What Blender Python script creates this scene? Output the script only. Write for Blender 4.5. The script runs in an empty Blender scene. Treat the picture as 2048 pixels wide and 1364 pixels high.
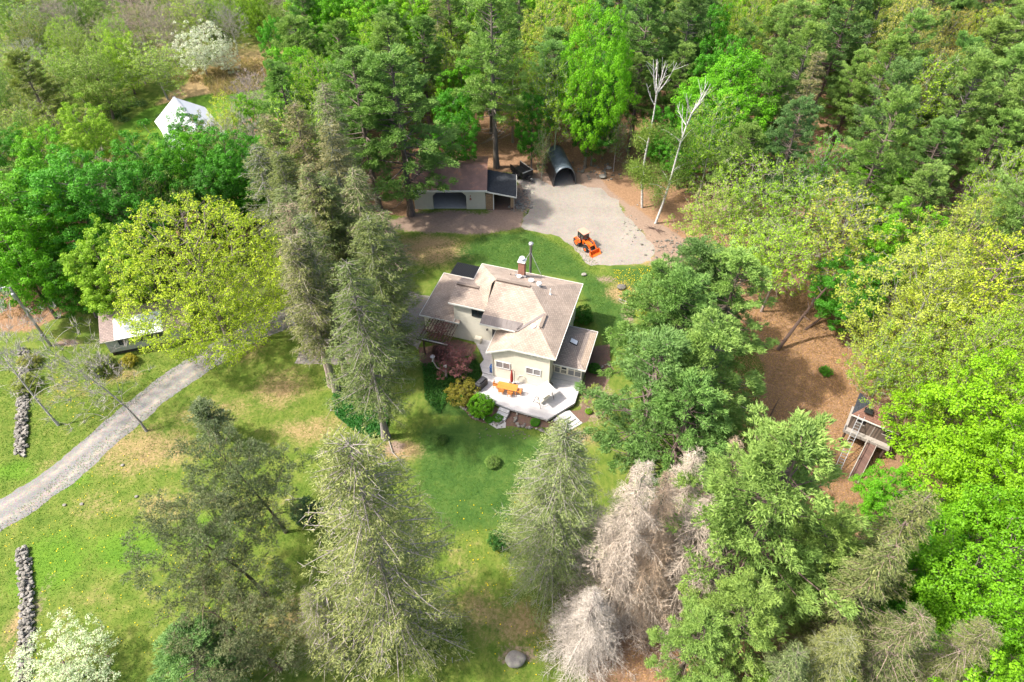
import bpy, math, random
import numpy as np
from mathutils import Matrix, Vector, noise as mnoise
R = math.radians
rng = np.random.default_rng(7)
random.seed(7)
SC = bpy.context.scene
COL = SC.collection

# ------------------------------------------------------------------ camera, sky, sun
CAM_H, PITCH, FPX = 60.0, 46.0, 1365.0
cd = bpy.data.cameras.new('camera')
cam = bpy.data.objects.new('camera', cd); COL.objects.link(cam)
cam.location = (0, 0, CAM_H)
cam.rotation_euler = (R(90 - PITCH), 0, 0)
cd.sensor_width = 36.0
cd.lens = 36.0 * FPX / 2048.0
cd.clip_end = 3000
SC.camera = cam
w = bpy.data.worlds.new('World'); SC.world = w; w.use_nodes = True
nt = w.node_tree; nt.nodes.clear()
sky = nt.nodes.new('ShaderNodeTexSky'); sky.sky_type = 'NISHITA'; sky.sun_disc = False
SUN_EL, SUN_AZ = 52.0, 263.0            # azimuth the light comes from, clockwise from +Y
sky.sun_elevation = R(SUN_EL); sky.sun_rotation = R(SUN_AZ)
sky.air_density = 1.0; sky.dust_density = 5.0; sky.ozone_density = 1.0
bg = nt.nodes.new('ShaderNodeBackground'); bg.inputs['Strength'].default_value = 0.15
wo = nt.nodes.new('ShaderNodeOutputWorld')
nt.links.new(sky.outputs[0], bg.inputs[0]); nt.links.new(bg.outputs[0], wo.inputs[0])
sd = bpy.data.lights.new('sun', 'SUN'); sd.energy = 3.25; sd.angle = R(2.0); sd.color = (1.0, 0.95, 0.86)
sun = bpy.data.objects.new('sun', sd); COL.objects.link(sun)
sdir = Vector((math.sin(R(SUN_AZ)) * math.cos(R(SUN_EL)), math.cos(R(SUN_AZ)) * math.cos(R(SUN_EL)), math.sin(R(SUN_EL))))
sun.rotation_euler = sdir.to_track_quat('Z', 'Y').to_euler()
SC.view_settings.view_transform = 'Standard'
try: SC.view_settings.look = 'None'
except Exception: pass
SC.view_settings.exposure = 1.28; SC.view_settings.gamma = 1.0
SC.view_settings.use_curve_mapping = False
SC.cycles.max_bounces = 6; SC.cycles.diffuse_bounces = 3; SC.cycles.transmission_bounces = 3
SC.cycles.transparent_max_bounces = 6

TH = R(PITCH)
def at(u, v, z=0.0):
    """photo position (2048 x 1364) at a height above the ground -> place in the world"""
    a = (u - 1024) / FPX; b = (682 - v) / FPX
    dy = b * math.sin(TH) + math.cos(TH); dz = b * math.cos(TH) - math.sin(TH)
    t = (z - CAM_H) / dz
    return Vector((a * t, dy * t, z))
def proj(x, y, z):
    dz = z - CAM_H
    Z = y * math.cos(TH) - dz * math.sin(TH)
    return (1024 + FPX * x / Z, 682 - FPX * (y * math.sin(TH) + dz * math.cos(TH)) / Z)

# ------------------------------------------------------------------ helpers
def tag(o, label=None, cat=None, group=None, kind=None):
    if label: o['label'] = label
    if cat: o['category'] = cat
    if group: o['group'] = group
    if kind: o['kind'] = kind
    return o
def empty(name, loc=(0, 0, 0), rz=0.0, label=None, cat=None, group=None):
    o = bpy.data.objects.new(name, None); COL.objects.link(o)
    o.location = loc; o.rotation_euler = (0, 0, rz); o.empty_display_size = 0.3
    return tag(o, label, cat, group)
def link(name, me, parent=None, loc=(0, 0, 0), rot=(0, 0, 0), scale=(1, 1, 1)):
    o = bpy.data.objects.new(name, me); COL.objects.link(o)
    o.location = loc; o.rotation_euler = rot; o.scale = scale
    if parent: o.parent = parent
    return o
def np_mesh(name, verts, faces_flat, counts, mat, tint=None, smooth=False):
    """fast mesh from arrays; tint is one float per face"""
    me = bpy.data.meshes.new(name)
    verts = np.asarray(verts, np.float32); faces_flat = np.asarray(faces_flat, np.int32); counts = np.asarray(counts, np.int32)
    me.vertices.add(len(verts)); me.vertices.foreach_set('co', verts.ravel())
    me.loops.add(len(faces_flat)); me.loops.foreach_set('vertex_index', faces_flat)
    me.polygons.add(len(counts))
    starts = np.concatenate([[0], np.cumsum(counts)[:-1]]).astype(np.int32)
    me.polygons.foreach_set('loop_start', starts); me.polygons.foreach_set('loop_total', counts)
    if smooth: me.polygons.foreach_set('use_smooth', np.ones(len(counts), bool))
    me.update(calc_edges=True)
    if tint is not None:
        a = me.attributes.new('tint', 'FLOAT', 'FACE'); a.data.foreach_set('value', np.asarray(tint, np.float32))
    if mat: me.materials.append(mat)
    return me
class MB:
    """collects boxes, bars, tubes and plates; build() links them as one mesh"""
    def __init__(s): s.v = []; s.f = []
    def add(s, vs, fs):
        n = len(s.v); s.v += [tuple(p) for p in vs]; s.f += [tuple(n + i for i in f) for f in fs]; return s
    def box(s, c, d, rz=0.0, M=None):
        x, y, z = [k / 2 for k in d]
        m = M or Matrix.Rotation(rz, 3, 'Z'); c = Vector(c)
        vs = [c + m @ Vector((sx * x, sy * y, sz * z)) for sz in (-1, 1) for sy in (-1, 1) for sx in (-1, 1)]
        return s.add(vs, [(0, 2, 3, 1), (4, 5, 7, 6), (0, 1, 5, 4), (2, 6, 7, 3), (0, 4, 6, 2), (1, 3, 7, 5)])
    def span(s, lo, hi):
        return s.box([(a + b) / 2 for a, b in zip(lo, hi)], [abs(b - a) for a, b in zip(lo, hi)])
    def bar(s, p, q, w_, h_=None, up=(0, 0, 1)):
        p = Vector(p); q = Vector(q); h_ = h_ or w_; d = (q - p)
        L = d.length; d.normalize(); u = Vector(up)
        if abs(d.dot(u)) > 0.98: u = Vector((1, 0, 0))
        sx = d.cross(u).normalized(); sz = sx.cross(d).normalized()
        M = Matrix((d, sx, sz)).transposed()
        return s.box((p + q) / 2, (L, w_, h_), M=M)
    def tube(s, pts, rad, n=8, caps=True):
        pts = [Vector(p) for p in pts]
        if not hasattr(rad, '__len__'): rad = [rad] * len(pts)
        vs = []; fs = []; prev = None
        for i, p in enumerate(pts):
            d = (pts[min(i + 1, len(pts) - 1)] - pts[max(i - 1, 0)])
            if d.length < 1e-6: d = Vector((0, 0, 1))
            d.normalize()
            u = prev if prev is not None else (Vector((1, 0, 0)) if abs(d.z) > .9 else Vector((0, 0, 1)))
            a = (u - d * u.dot(d)).normalized(); b = d.cross(a); prev = a
            for k in range(n):
                t = 2 * math.pi * k / n
                vs.append(p + (a * math.cos(t) + b * math.sin(t)) * rad[i])
        for i in range(len(pts) - 1):
            for k in range(n):
                k2 = (k + 1) % n
                fs.append((i * n + k, i * n + k2, (i + 1) * n + k2, (i + 1) * n + k))
        if caps: fs.append(tuple(range(n))[::-1]); fs.append(tuple((len(pts) - 1) * n + k for k in range(n)))
        return s.add(vs, fs)
    def slab(s, poly, th, down=(0, 0, -1)):
        """a polygon plate thickened along 'down'"""
        poly = [Vector(p) for p in poly]; nn = len(poly)
        nrm = Vector((0, 0, 0))
        for i in range(nn): nrm += poly[i].cross(poly[(i + 1) % nn])
        if nrm.dot(Vector(down)) > 0: poly = poly[::-1]
        lo = [p + Vector(down) * th for p in poly]
        fs = [tuple(range(nn)), tuple(range(2 * nn - 1, nn - 1, -1))]
        for i in range(nn):
            j = (i + 1) % nn; fs.append((i, nn + i, nn + j, j))
        return s.add(poly + lo, fs)
    def lathe(s, prof, c=(0, 0, 0), n=12):
        vs = []; fs = []; c = Vector(c)
        for r_, z in prof:
            for k in range(n):
                t = 2 * math.pi * k / n; vs.append(c + Vector((r_ * math.cos(t), r_ * math.sin(t), z)))
        for i in range(len(prof) - 1):
            for k in range(n):
                k2 = (k + 1) % n; fs.append((i * n + k, i * n + k2, (i + 1) * n + k2, (i + 1) * n + k))
        fs.append(tuple(range(n))[::-1]); fs.append(tuple((len(prof) - 1) * n + k for k in range(n)))
        return s.add(vs, fs)
    def mesh(s, name, mat, smooth=False):
        me = bpy.data.meshes.new(name); me.from_pydata([tuple(v) for v in s.v], [], s.f)
        if mat: me.materials.append(mat)
        if smooth: me.polygons.foreach_set('use_smooth', [True] * len(me.polygons))
        me.update(); return me
    def build(s, name, mat, parent=None, bevel=0.0, smooth=False, loc=(0, 0, 0), rot=(0, 0, 0)):
        o = link(name, s.mesh(name, mat, smooth), parent, loc, rot)
        if bevel:
            m = o.modifiers.new('bevel', 'BEVEL'); m.width = bevel; m.segments = 2; m.limit_method = 'ANGLE'
        return o

# ------------------------------------------------------------------ materials
def nodes(name):
    m = bpy.data.materials.new(name); m.use_nodes = True
    t = m.node_tree; b = t.nodes['Principled BSDF']; return m, t, b
def N(t, ty, **kw):
    n = t.nodes.new(ty)
    for k, v in kw.items():
        if hasattr(n, k): setattr(n, k, v)
    return n
def noise_n(t, vec, scale, detail=4, rough=0.6):
    n = N(t, 'ShaderNodeTexNoise'); n.inputs['Scale'].default_value = scale
    n.inputs['Detail'].default_value = detail; n.inputs['Roughness'].default_value = rough
    if vec is not None: t.links.new(vec, n.inputs['Vector'])
    return n.outputs['Fac']
def ramp(t, fac, stops):
    n = N(t, 'ShaderNodeValToRGB'); cr = n.color_ramp
    while len(cr.elements) < len(stops): cr.elements.new(0.5)
    for e, (p, c) in zip(cr.elements, stops):
        e.position = p; e.color = (*c, 1) if len(c) == 3 else c
    t.links.new(fac, n.inputs[0]); return n.outputs[0]
def mixc(t, fac, a, b, mode='MIX'):
    n = N(t, 'ShaderNodeMix'); n.data_type = 'RGBA'; n.blend_type = mode
    for inp, val in ((n.inputs[0], fac), (n.inputs[6], a), (n.inputs[7], b)):
        if hasattr(val, 'is_output') or hasattr(val, 'links'): t.links.new(val, inp)
        elif isinstance(val, (int, float)): inp.default_value = val
        else: inp.default_value = (*val, 1)
    return n.outputs[2]
def math_n(t, op, a, b=None, c=None, clamp=False):
    n = N(t, 'ShaderNodeMath'); n.operation = op; n.use_clamp = clamp
    for i, val in enumerate((a, b, c)):
        if val is None: continue
        if hasattr(val, 'links'): t.links.new(val, n.inputs[i])
        else: n.inputs[i].default_value = val
    return n.outputs[0]
def smooth_n(t, x, lo, hi):
    n = N(t, 'ShaderNodeMapRange'); n.interpolation_type = 'SMOOTHSTEP'
    t.links.new(x, n.inputs[0]); n.inputs[1].default_value = lo; n.inputs[2].default_value = hi
    return n.outputs[0]
def bump(t, b, h, dist=0.02, strength=0.6):
    n = N(t, 'ShaderNodeBump'); n.inputs['Distance'].default_value = dist; n.inputs['Strength'].default_value = strength
    t.links.new(h, n.inputs['Height']); t.links.new(n.outputs[0], b.inputs['Normal'])
def objco(t): return N(t, 'ShaderNodeTexCoord').outputs['Object']
def genco(t): return N(t, 'ShaderNodeNewGeometry').outputs['Position']
def simple(name, c, rough=0.6, var=0.15, scale=4.0, metal=0.0, bmp=0.0, fine=30.0, c2=None):
    """one material with soft large-scale and fine variation of its own colour"""
    m, t, b = nodes(name); co = objco(t)
    n1 = noise_n(t, co, scale, 5); n2 = noise_n(t, co, fine, 3)
    f = math_n(t, 'ADD', math_n(t, 'MULTIPLY', n1, .6), math_n(t, 'MULTIPLY', n2, .4))
    lo = tuple(k * (1 - var) for k in c); hi = tuple(min(1, k * (1 + var)) for k in (c2 or c))
    t.links.new(ramp(t, f, [(.32, lo), (.68, hi)]), b.inputs['Base Color'])
    b.inputs['Roughness'].default_value = rough; b.inputs['Metallic'].default_value = metal
    if bmp: bump(t, b, n2, bmp)
    return m
M = {}
def leaf_mat(name, trans=0.35, var=0.35, rough=0.55, tipc=None):
    """leaf colour comes from the object's own colour; tint varies it leaf by leaf"""
    m, t, b = nodes(name)
    oi = N(t, 'ShaderNodeObjectInfo'); at_ = N(t, 'ShaderNodeAttribute'); at_.attribute_name = 'tint'
    col = oi.outputs['Color']
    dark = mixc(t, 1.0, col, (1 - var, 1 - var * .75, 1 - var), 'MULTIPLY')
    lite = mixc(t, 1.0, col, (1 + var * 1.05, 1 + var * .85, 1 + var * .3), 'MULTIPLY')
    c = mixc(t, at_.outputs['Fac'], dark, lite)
    t.links.new(c, b.inputs['Base Color']); b.inputs['Roughness'].default_value = rough
    b.inputs['Specular IOR Level'].default_value = 0.25
    tr = N(t, 'ShaderNodeBsdfTranslucent'); ms = N(t, 'ShaderNodeMixShader'); ms.inputs[0].default_value = trans
    tc = mixc(t, 1.0, c, (1.0, 1.25, .5), 'MULTIPLY')
    t.links.new(tc, tr.inputs[0]); t.links.new(b.outputs[0], ms.inputs[1]); t.links.new(tr.outputs[0], ms.inputs[2])
    t.links.new(ms.outputs[0], t.nodes['Material Output'].inputs[0])
    return m
M['leaf'] = leaf_mat('leaf')
M['needle'] = leaf_mat('needle', .26, .40, .6)
def bark_mat(name):
    m, t, b = nodes(name); oi = N(t, 'ShaderNodeObjectInfo'); co = objco(t)
    mp = N(t, 'ShaderNodeMapping'); mp.inputs['Scale'].default_value = (1, 1, .18); t.links.new(co, mp.inputs[0])
    n1 = noise_n(t, mp.outputs[0], 9, 5, .7)
    f = ramp(t, n1, [(.3, (.45, .45, .45)), (.7, (1.35, 1.33, 1.3))])
    t.links.new(mixc(t, 1.0, oi.outputs['Color'], f, 'MULTIPLY'), b.inputs['Base Color'])
    b.inputs['Roughness'].default_value = .9; bump(t, b, n1, .04, .8); return m
M['bark'] = bark_mat('bark')
m, t, b = nodes('birch_bark'); co = objco(t)
mp = N(t, 'ShaderNodeMapping'); mp.inputs['Scale'].default_value = (1, 1, 5); t.links.new(co, mp.inputs[0])
t.links.new(ramp(t, noise_n(t, mp.outputs[0], 2.2, 5, .7), [(.36, (.07, .06, .055)), (.46, (.5, .48, .45)), (.8, (.72, .70, .67))]), b.inputs['Base Color'])
b.inputs['Roughness'].default_value = .75; M['birch'] = m

# roof shingles: staggered courses with per-shingle colour, laid out in the slope's own uv
def shingle(name, c1, c2, cj, stain=0.25):
    m, t, b = nodes(name); uv = N(t, 'ShaderNodeUVMap').outputs[0]
    br = N(t, 'ShaderNodeTexBrick'); t.links.new(uv, br.inputs[0])
    br.inputs['Color1'].default_value = (*c1, 1); br.inputs['Color2'].default_value = (*c2, 1); br.inputs['Mortar'].default_value = (*cj, 1)
    br.inputs['Scale'].default_value = 1.0; br.inputs['Brick Width'].default_value = .34; br.inputs['Row Height'].default_value = .21
    br.inputs['Mortar Size'].default_value = .016; br.inputs['Mortar Smooth'].default_value = .3
    gp = genco(t)
    n1 = noise_n(t, gp, .45, 5, .65); n2 = noise_n(t, uv, 26, 3)
    c = mixc(t, 1.0, br.outputs[0], ramp(t, n1, [(.3, (1 - stain,) * 3), (.65, (1.12, 1.1, 1.08))]), 'MULTIPLY')
    c = mixc(t, 1.0, c, ramp(t, n2, [(.3, (.82, .82, .82)), (.7, (1.15, 1.15, 1.15))]), 'MULTIPLY')
    t.links.new(c, b.inputs['Base Color']); b.inputs['Roughness'].default_value = .92
    bump(t, b, math_n(t, 'ADD', math_n(t, 'MULTIPLY', br.outputs['Fac'], -1.0), n2), .02, .7)
    return m
M['shingle'] = shingle('tan_shingles', (.335, .265, .215), (.42, .34, .28), (.20, .16, .13))
M['shingle_grey'] = shingle('grey_brown_shingles', (.25, .205, .18), (.33, .275, .24), (.13, .10, .09), .2)
M['shingle_light'] = shingle('pale_shingles', (.40, .31, .24), (.48, .38, .30), (.22, .17, .13), .12)
M['shingle_black'] = shingle('black_shingles', (.022, .026, .034), (.035, .04, .05), (.012, .014, .018), .25)
M['shingle_red'] = shingle('red_brown_shingles', (.17, .085, .06), (.22, .11, .08), (.08, .04, .03), .3)
M['shingle_mauve'] = shingle('mauve_shingles', (.26, .20, .185), (.33, .255, .235), (.14, .11, .1), .15)
# lap siding: thin shadowed laps run by height
def siding(name, c, pitch=.11, vert=False):
    m, t, b = nodes(name); co = objco(t)
    sp = N(t, 'ShaderNodeSeparateXYZ'); t.links.new(co, sp.inputs[0])
    z = math_n(t, 'FRACT', math_n(t, 'DIVIDE', sp.outputs[2], pitch))
    n1 = noise_n(t, co, .9, 4); n2 = noise_n(t, co, 14, 3)
    cc = ramp(t, n1, [(.3, tuple(k * .93 for k in c)), (.7, tuple(min(1, k * 1.04) for k in c))])
    cc = mixc(t, 1.0, cc, ramp(t, n2, [(.3, (.97,) * 3), (.7, (1.02,) * 3)]), 'MULTIPLY')
    t.links.new(cc, b.inputs['Base Color']); b.inputs['Roughness'].default_value = .6
    bump(t, b, math_n(t, 'MULTIPLY', z, -1.0), .018, .9); return m
M['siding'] = siding('cream_lap_siding', (.70, .655, .545))
M['siding_cot'] = siding('greige_lap_siding', (.42, .42, .34))
M['garage_wall'] = simple('greige_board', (.53, .50, .41), .65, .07, 2)
M['trim'] = simple('white_trim', (.66, .65, .60), .5, .05, 3)
M['cream'] = simple('cream_trim', (.74, .69, .56), .5, .05, 3)
M['white'] = simple('white_paint', (.72, .72, .71), .45, .04, 3)
m, t, b = nodes('window_glass'); b.inputs['Base Color'].default_value = (.035, .045, .05, 1); b.inputs['Roughness'].default_value = .06
b.inputs['Specular IOR Level'].default_value = .8; M['glass'] = m
m, t, b = nodes('blinded_glass'); co = objco(t); sp = N(t, 'ShaderNodeSeparateXYZ'); t.links.new(co, sp.inputs[0])
zz = math_n(t, 'FRACT', math_n(t, 'MULTIPLY', sp.outputs[2], 14))
t.links.new(ramp(t, zz, [(.2, (.16, .15, .15)), (.6, (.27, .25, .25))]), b.inputs['Base Color']); b.inputs['Roughness'].default_value = .12; M['blind'] = m
# deck boards
def boards(name, c, cj, pitch=.14, rot=0.0, var=.08, rough=.6, axis=1):
    m, t, b = nodes(name); co = objco(t)
    mp = N(t, 'ShaderNodeMapping'); mp.inputs['Rotation'].default_value = (0, 0, rot); t.links.new(co, mp.inputs[0])
    sp = N(t, 'ShaderNodeSeparateXYZ'); t.links.new(mp.outputs[0], sp.inputs[0])
    q = math_n(t, 'DIVIDE', sp.outputs[axis], pitch); fr = math_n(t, 'FRACT', q); fl = math_n(t, 'FLOOR', q)
    wn = N(t, 'ShaderNodeTexWhiteNoise'); wn.noise_dimensions = '1D'; t.links.new(fl, wn.inputs['W'])
    gap = smooth_n(t, fr, .0, .12)
    n1 = noise_n(t, co, 1.2, 5); n2 = noise_n(t, co, 12, 4)
    k = math_n(t, 'ADD', math_n(t, 'MULTIPLY', wn.outputs[0], .45), math_n(t, 'ADD', math_n(t, 'MULTIPLY', n1, .35), math_n(t, 'MULTIPLY', n2, .2)))
    cc = ramp(t, k, [(.2, tuple(x * (1 - var) for x in c)), (.8, tuple(min(1, x * (1 + var)) for x in c))])
    t.links.new(mixc(t, gap, cj, cc), b.inputs['Base Color']); b.inputs['Roughness'].default_value = rough
    bump(t, b, gap, .012, .8); return m
M['deck'] = boards('pale_grey_deck_boards', (.49, .475, .475), (.19, .18, .18), .16, 0, .09)
M['deck_step'] = boards('pale_step_boards', (.46, .455, .45), (.26, .25, .25), .14, 0, .05)
M['old_wood'] = boards('weathered_boards', (.13, .095, .075), (.03, .022, .018), .15, 0, .5, .85, 0)
M['grey_wood'] = simple('grey_wood', (.30, .27, .24), .85, .25, 5, fine=22)
M['brown_wood'] = simple('dark_brown_wood', (.075, .045, .034), .8, .3, 6)
M['orange_wood'] = boards('oiled_orange_wood', (.62, .23, .045), (.26, .09, .02), .1, 0, .15, .4, 1)
M['log'] = simple('firewood', (.30, .19, .10), .9, .5, 9, fine=16, c2=(.42, .29, .17))
M['brick'] = None
m, t, b = nodes('red_brick'); co = objco(t)
br = N(t, 'ShaderNodeTexBrick'); mp = N(t, 'ShaderNodeMapping'); mp.inputs['Rotation'].default_value = (R(90), 0, 0); t.links.new(co, mp.inputs[0]); t.links.new(mp.outputs[0], br.inputs[0])
br.inputs['Color1'].default_value = (.36, .12, .06, 1); br.inputs['Color2'].default_value = (.28, .085, .045, 1); br.inputs['Mortar'].default_value = (.3, .24, .2, 1)
br.inputs['Brick Width'].default_value = .21; br.inputs['Row Height'].default_value = .075; br.inputs['Scale'].default_value = 1; br.inputs['Mortar Size'].default_value = .01
t.links.new(br.outputs[0], b.inputs['Base Color']); b.inputs['Roughness'].default_value = .85; M['brick'] = m
M['steel'] = simple('galvanised_steel', (.34, .345, .35), .45, .2, 6, metal=.5)
M['dark_steel'] = simple('weathered_steel', (.17, .165, .16), .5, .2, 8, metal=.5)
M['black_metal'] = simple('black_ribbed_metal', (.018, .018, .020), .45, .2, 3)
M['black'] = simple('black_paint', (.02, .02, .022), .42, .25, 4)
M['rubber'] = simple('black_rubber', (.028, .028, .028), .85, .2, 8)
M['orange'] = simple('orange_paint', (.72, .125, .012), .38, .08, 3)
M['pink_roof'] = simple('sun_faded_orange_roof', (.60, .27, .20), .5, .06, 3)
M['red_cloth'] = simple('dark_red_canvas', (.30, .03, .022), .85, .2, 6)
M['cloth'] = simple('ivory_canvas', (.70, .67, .57), .85, .04, 3)
M['cover'] = simple('black_grill_cover', (.035, .035, .04), .65, .2, 5)
M['blue'] = simple('blue_plastic', (.03, .09, .26), .4, .1, 5)
m, t, b = nodes('brown_metal_roof'); gp = genco(t)
n1 = noise_n(t, gp, .5, 6, .7); n2 = noise_n(t, gp, 7, 4, .7)
c = ramp(t, n1, [(.3, (.15, .08, .062)), (.55, (.22, .125, .10)), (.75, (.30, .19, .155))])
lit = math_n(t, 'MULTIPLY', smooth_n(t, n1, .52, .62), smooth_n(t, n2, .44, .60))
c = mixc(t, lit, c, (.36, .16, .085))
t.links.new(c, b.inputs['Base Color']); b.inputs['Roughness'].default_value = .55; b.inputs['Metallic'].default_value = .1; M['brown_metal'] = m
M['barn_roof'] = simple('white_barn_metal', (.70, .71, .74), .45, .05, .6)
m, t, b = nodes('slate_tarp'); gp = genco(t); co = objco(t)
n1 = noise_n(t, co, .8, 6, .7); n2 = noise_n(t, co, 6, 4)
c = ramp(t, n1, [(.35, (.055, .075, .092)), (.6, (.105, .135, .16)), (.75, (.19, .22, .24))])
c = mixc(t, math_n(t, 'MULTIPLY', smooth_n(t, n2, .58, .68), smooth_n(t, n1, .5, .6)), c, (.26, .20, .15))
t.links.new(c, b.inputs['Base Color']); b.inputs['Roughness'].default_value = .42; bump(t, b, n2, .03, .5); M['tarp'] = m
m, t, b = nodes('field_stone'); oi = N(t, 'ShaderNodeObjectInfo'); co = objco(t)
n1 = noise_n(t, co, 3, 5, .7)
c = mixc(t, oi.outputs['Random'], (.125, .115, .10), (.29, .27, .245))
c = mixc(t, 1.0, c, ramp(t, n1, [(.3, (.6, .6, .62)), (.7, (1.25, 1.22, 1.18))]), 'MULTIPLY')
c = mixc(t, smooth_n(t, noise_n(t, co, 6, 4), .55, .68), c, (.17, .20, .12))
t.links.new(c, b.inputs['Base Color']); b.inputs['Roughness'].default_value = .9; bump(t, b, n1, .05, .7); M['stone'] = m
m, t, b = nodes('white_panel'); b.inputs['Base Color'].default_value = (.66, .68, .72, 1); b.inputs['Roughness'].default_value = .25; M['poly'] = m
m, t, b = nodes('insect_screen'); b.inputs['Base Color'].default_value = (.20, .20, .205, 1); b.inputs['Roughness'].default_value = .6; M['screen'] = m
M['flash'] = simple('grey_brown_flashing', (.15, .125, .115), .6, .25, 2)
M['ramp'] = boards('red_brown_ramp_boards', (.115, .062, .048), (.06,.03,.02), .15, R(-35), .2, .8, 0)
M['concrete'] = simple('concrete', (.40, .39, .37), .85, .15, 1.5, fine=18)
M['dark_in'] = simple('dark_interior', (.05, .045, .04), .9, .2, 3)

# gravel
def gravel_mat(name, c, tracks=False):
    m, t, b = nodes(name); gp = genco(t)
    n1 = noise_n(t, gp, .22, 5, .6); n2 = noise_n(t, gp, 9, 4, .75); n3 = noise_n(t, gp, 1.6, 4, .6)
    vo = N(t, 'ShaderNodeTexVoronoi'); vo.inputs['Scale'].default_value = 14; t.links.new(gp, vo.inputs['Vector'])
    f = math_n(t, 'ADD', math_n(t, 'MULTIPLY', n1, .4), math_n(t, 'ADD', math_n(t, 'MULTIPLY', n2, .35), math_n(t, 'MULTIPLY', n3, .25)))
    cc = ramp(t, f, [(.34, tuple(k * .72 for k in c)), (.5, c), (.66, tuple(min(1, k * 1.22) for k in c))])
    cc = mixc(t, .35, cc, mixc(t, 1.0, cc, vo.outputs['Color'], 'MULTIPLY'))
    if tracks:
        a = N(t, 'ShaderNodeAttribute'); a.attribute_name = 'track'
        k = math_n(t, 'MULTIPLY', a.outputs['Fac'], smooth_n(t, n3, .25, .6))
        cc = mixc(t, k, mixc(t, 1.0, cc, (.80, .83, .88), 'MULTIPLY'), mixc(t, 1.0, cc, (1.22, 1.17, 1.10), 'MULTIPLY'))
    t.links.new(cc, b.inputs['Base Color']); b.inputs['Roughness'].default_value = .95
    bump(t, b, math_n(t, 'ADD', n2, vo.outputs['Distance']), .012, .5); return m
M['gravel'] = gravel_mat('pale_gravel', (.29, .258, .222))
M['drive'] = gravel_mat('driveway_gravel', (.265, .245, .22), True)
M['mulch'] = gravel_mat('bark_mulch', (.155, .095, .068))

# ground: grass, dry grass, leaf litter and lush grass mixed by painted zones with ragged noise
m, t, b = nodes('ground'); gp = genco(t)
def attr(name):
    a = N(t, 'ShaderNodeAttribute'); a.attribute_name = name; return a.outputs['Fac']
big = noise_n(t, gp, .10, 6, .62); mid = noise_n(t, gp, .55, 6, .65); fine = noise_n(t, gp, 3.2, 5, .7); vfine = noise_n(t, gp, 15, 4, .8)
mpg = N(t, 'ShaderNodeMapping'); mpg.inputs['Scale'].default_value = (1, .5, 1); mpg.inputs['Rotation'].default_value = (0, 0, R(-38)); t.links.new(gp, mpg.inputs[0])
strk = noise_n(t, mpg.outputs[0], 2.4, 5, .7)
g1 = ramp(t, math_n(t, 'ADD', math_n(t, 'MULTIPLY', mid, .55), math_n(t, 'MULTIPLY', strk, .45)),
          [(.30, (.050, .090, .014)), (.44, (.088, .140, .020)), (.56, (.138, .175, .034)), (.70, (.215, .21, .075))])
g1 = mixc(t, 1.0, g1, ramp(t, vfine, [(.25, (.62, .64, .6)), (.75, (1.38, 1.34, 1.3))]), 'MULTIPLY')
lush = mixc(t, 1.0, ramp(t, math_n(t, 'ADD', math_n(t, 'MULTIPLY', mid, .5), math_n(t, 'MULTIPLY', fine, .5)), [(.34, (.024, .066, .013)), (.5, (.050, .105, .020)), (.68, (.095, .145, .032))]),
            ramp(t, vfine, [(.25, (.6, .62, .6)), (.75, (1.4, 1.38, 1.3))]), 'MULTIPLY')
fresh = mixc(t, 1.0, ramp(t, math_n(t, 'ADD', math_n(t, 'MULTIPLY', mid, .5), math_n(t, 'MULTIPLY', fine, .5)), [(.34, (.055, .135, .012)), (.66, (.12, .21, .022))]), ramp(t, vfine, [(.25, (.7, .72, .7)), (.75, (1.3, 1.28, 1.2))]), 'MULTIPLY')
dry = ramp(t, math_n(t, 'ADD', math_n(t, 'MULTIPLY', fine, .5), math_n(t, 'MULTIPLY', vfine, .5)), [(.28, (.16, .105, .045)), (.5, (.29, .205, .10)), (.72, (.44, .33, .185))])
litt = ramp(t, math_n(t, 'ADD', math_n(t, 'MULTIPLY', fine, .35), math_n(t, 'MULTIPLY', vfine, .65)), [(.28, (.085, .050, .030)), (.48, (.23, .135, .078)), (.66, (.42, .275, .165))])
dirt = ramp(t, math_n(t, 'ADD', math_n(t, 'MULTIPLY', fine, .5), math_n(t, 'MULTIPLY', vfine, .5)), [(.3, (.17, .115, .085)), (.7, (.32, .235, .18))])
def zone(name, base, colr, lo=.42, hi=.62, wts=(.25, .35, .4)):
    nn = math_n(t, 'ADD', math_n(t, 'MULTIPLY', big, wts[0]), math_n(t, 'ADD', math_n(t, 'MULTIPLY', mid, wts[1]), math_n(t, 'MULTIPLY', fine, wts[2])))
    x = math_n(t, 'ADD', math_n(t, 'MULTIPLY', attr(name), 1.0), math_n(t, 'MULTIPLY', math_n(t, 'SUBTRACT', nn, .5), 1.9))
    return mixc(t, smooth_n(t, x, lo, hi), base, colr)
c = zone('lush', g1, lush, .35, .75)
c = zone('fresh', c, fresh, .35, .75)
c = zone('dry', c, dry, .30, .85)
c = zone('dirt', c, dirt, .32, .62)
c = zone('litter', c, litt, .40, .62)
t.links.new(c, b.inputs['Base Color']); b.inputs['Roughness'].default_value = .95; b.inputs['Specular IOR Level'].default_value = .15
bump(t, b, math_n(t, 'ADD', math_n(t, 'MULTIPLY', fine, .6), math_n(t, 'MULTIPLY', vfine, .5)), .12, .8)
M['ground'] = m
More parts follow.
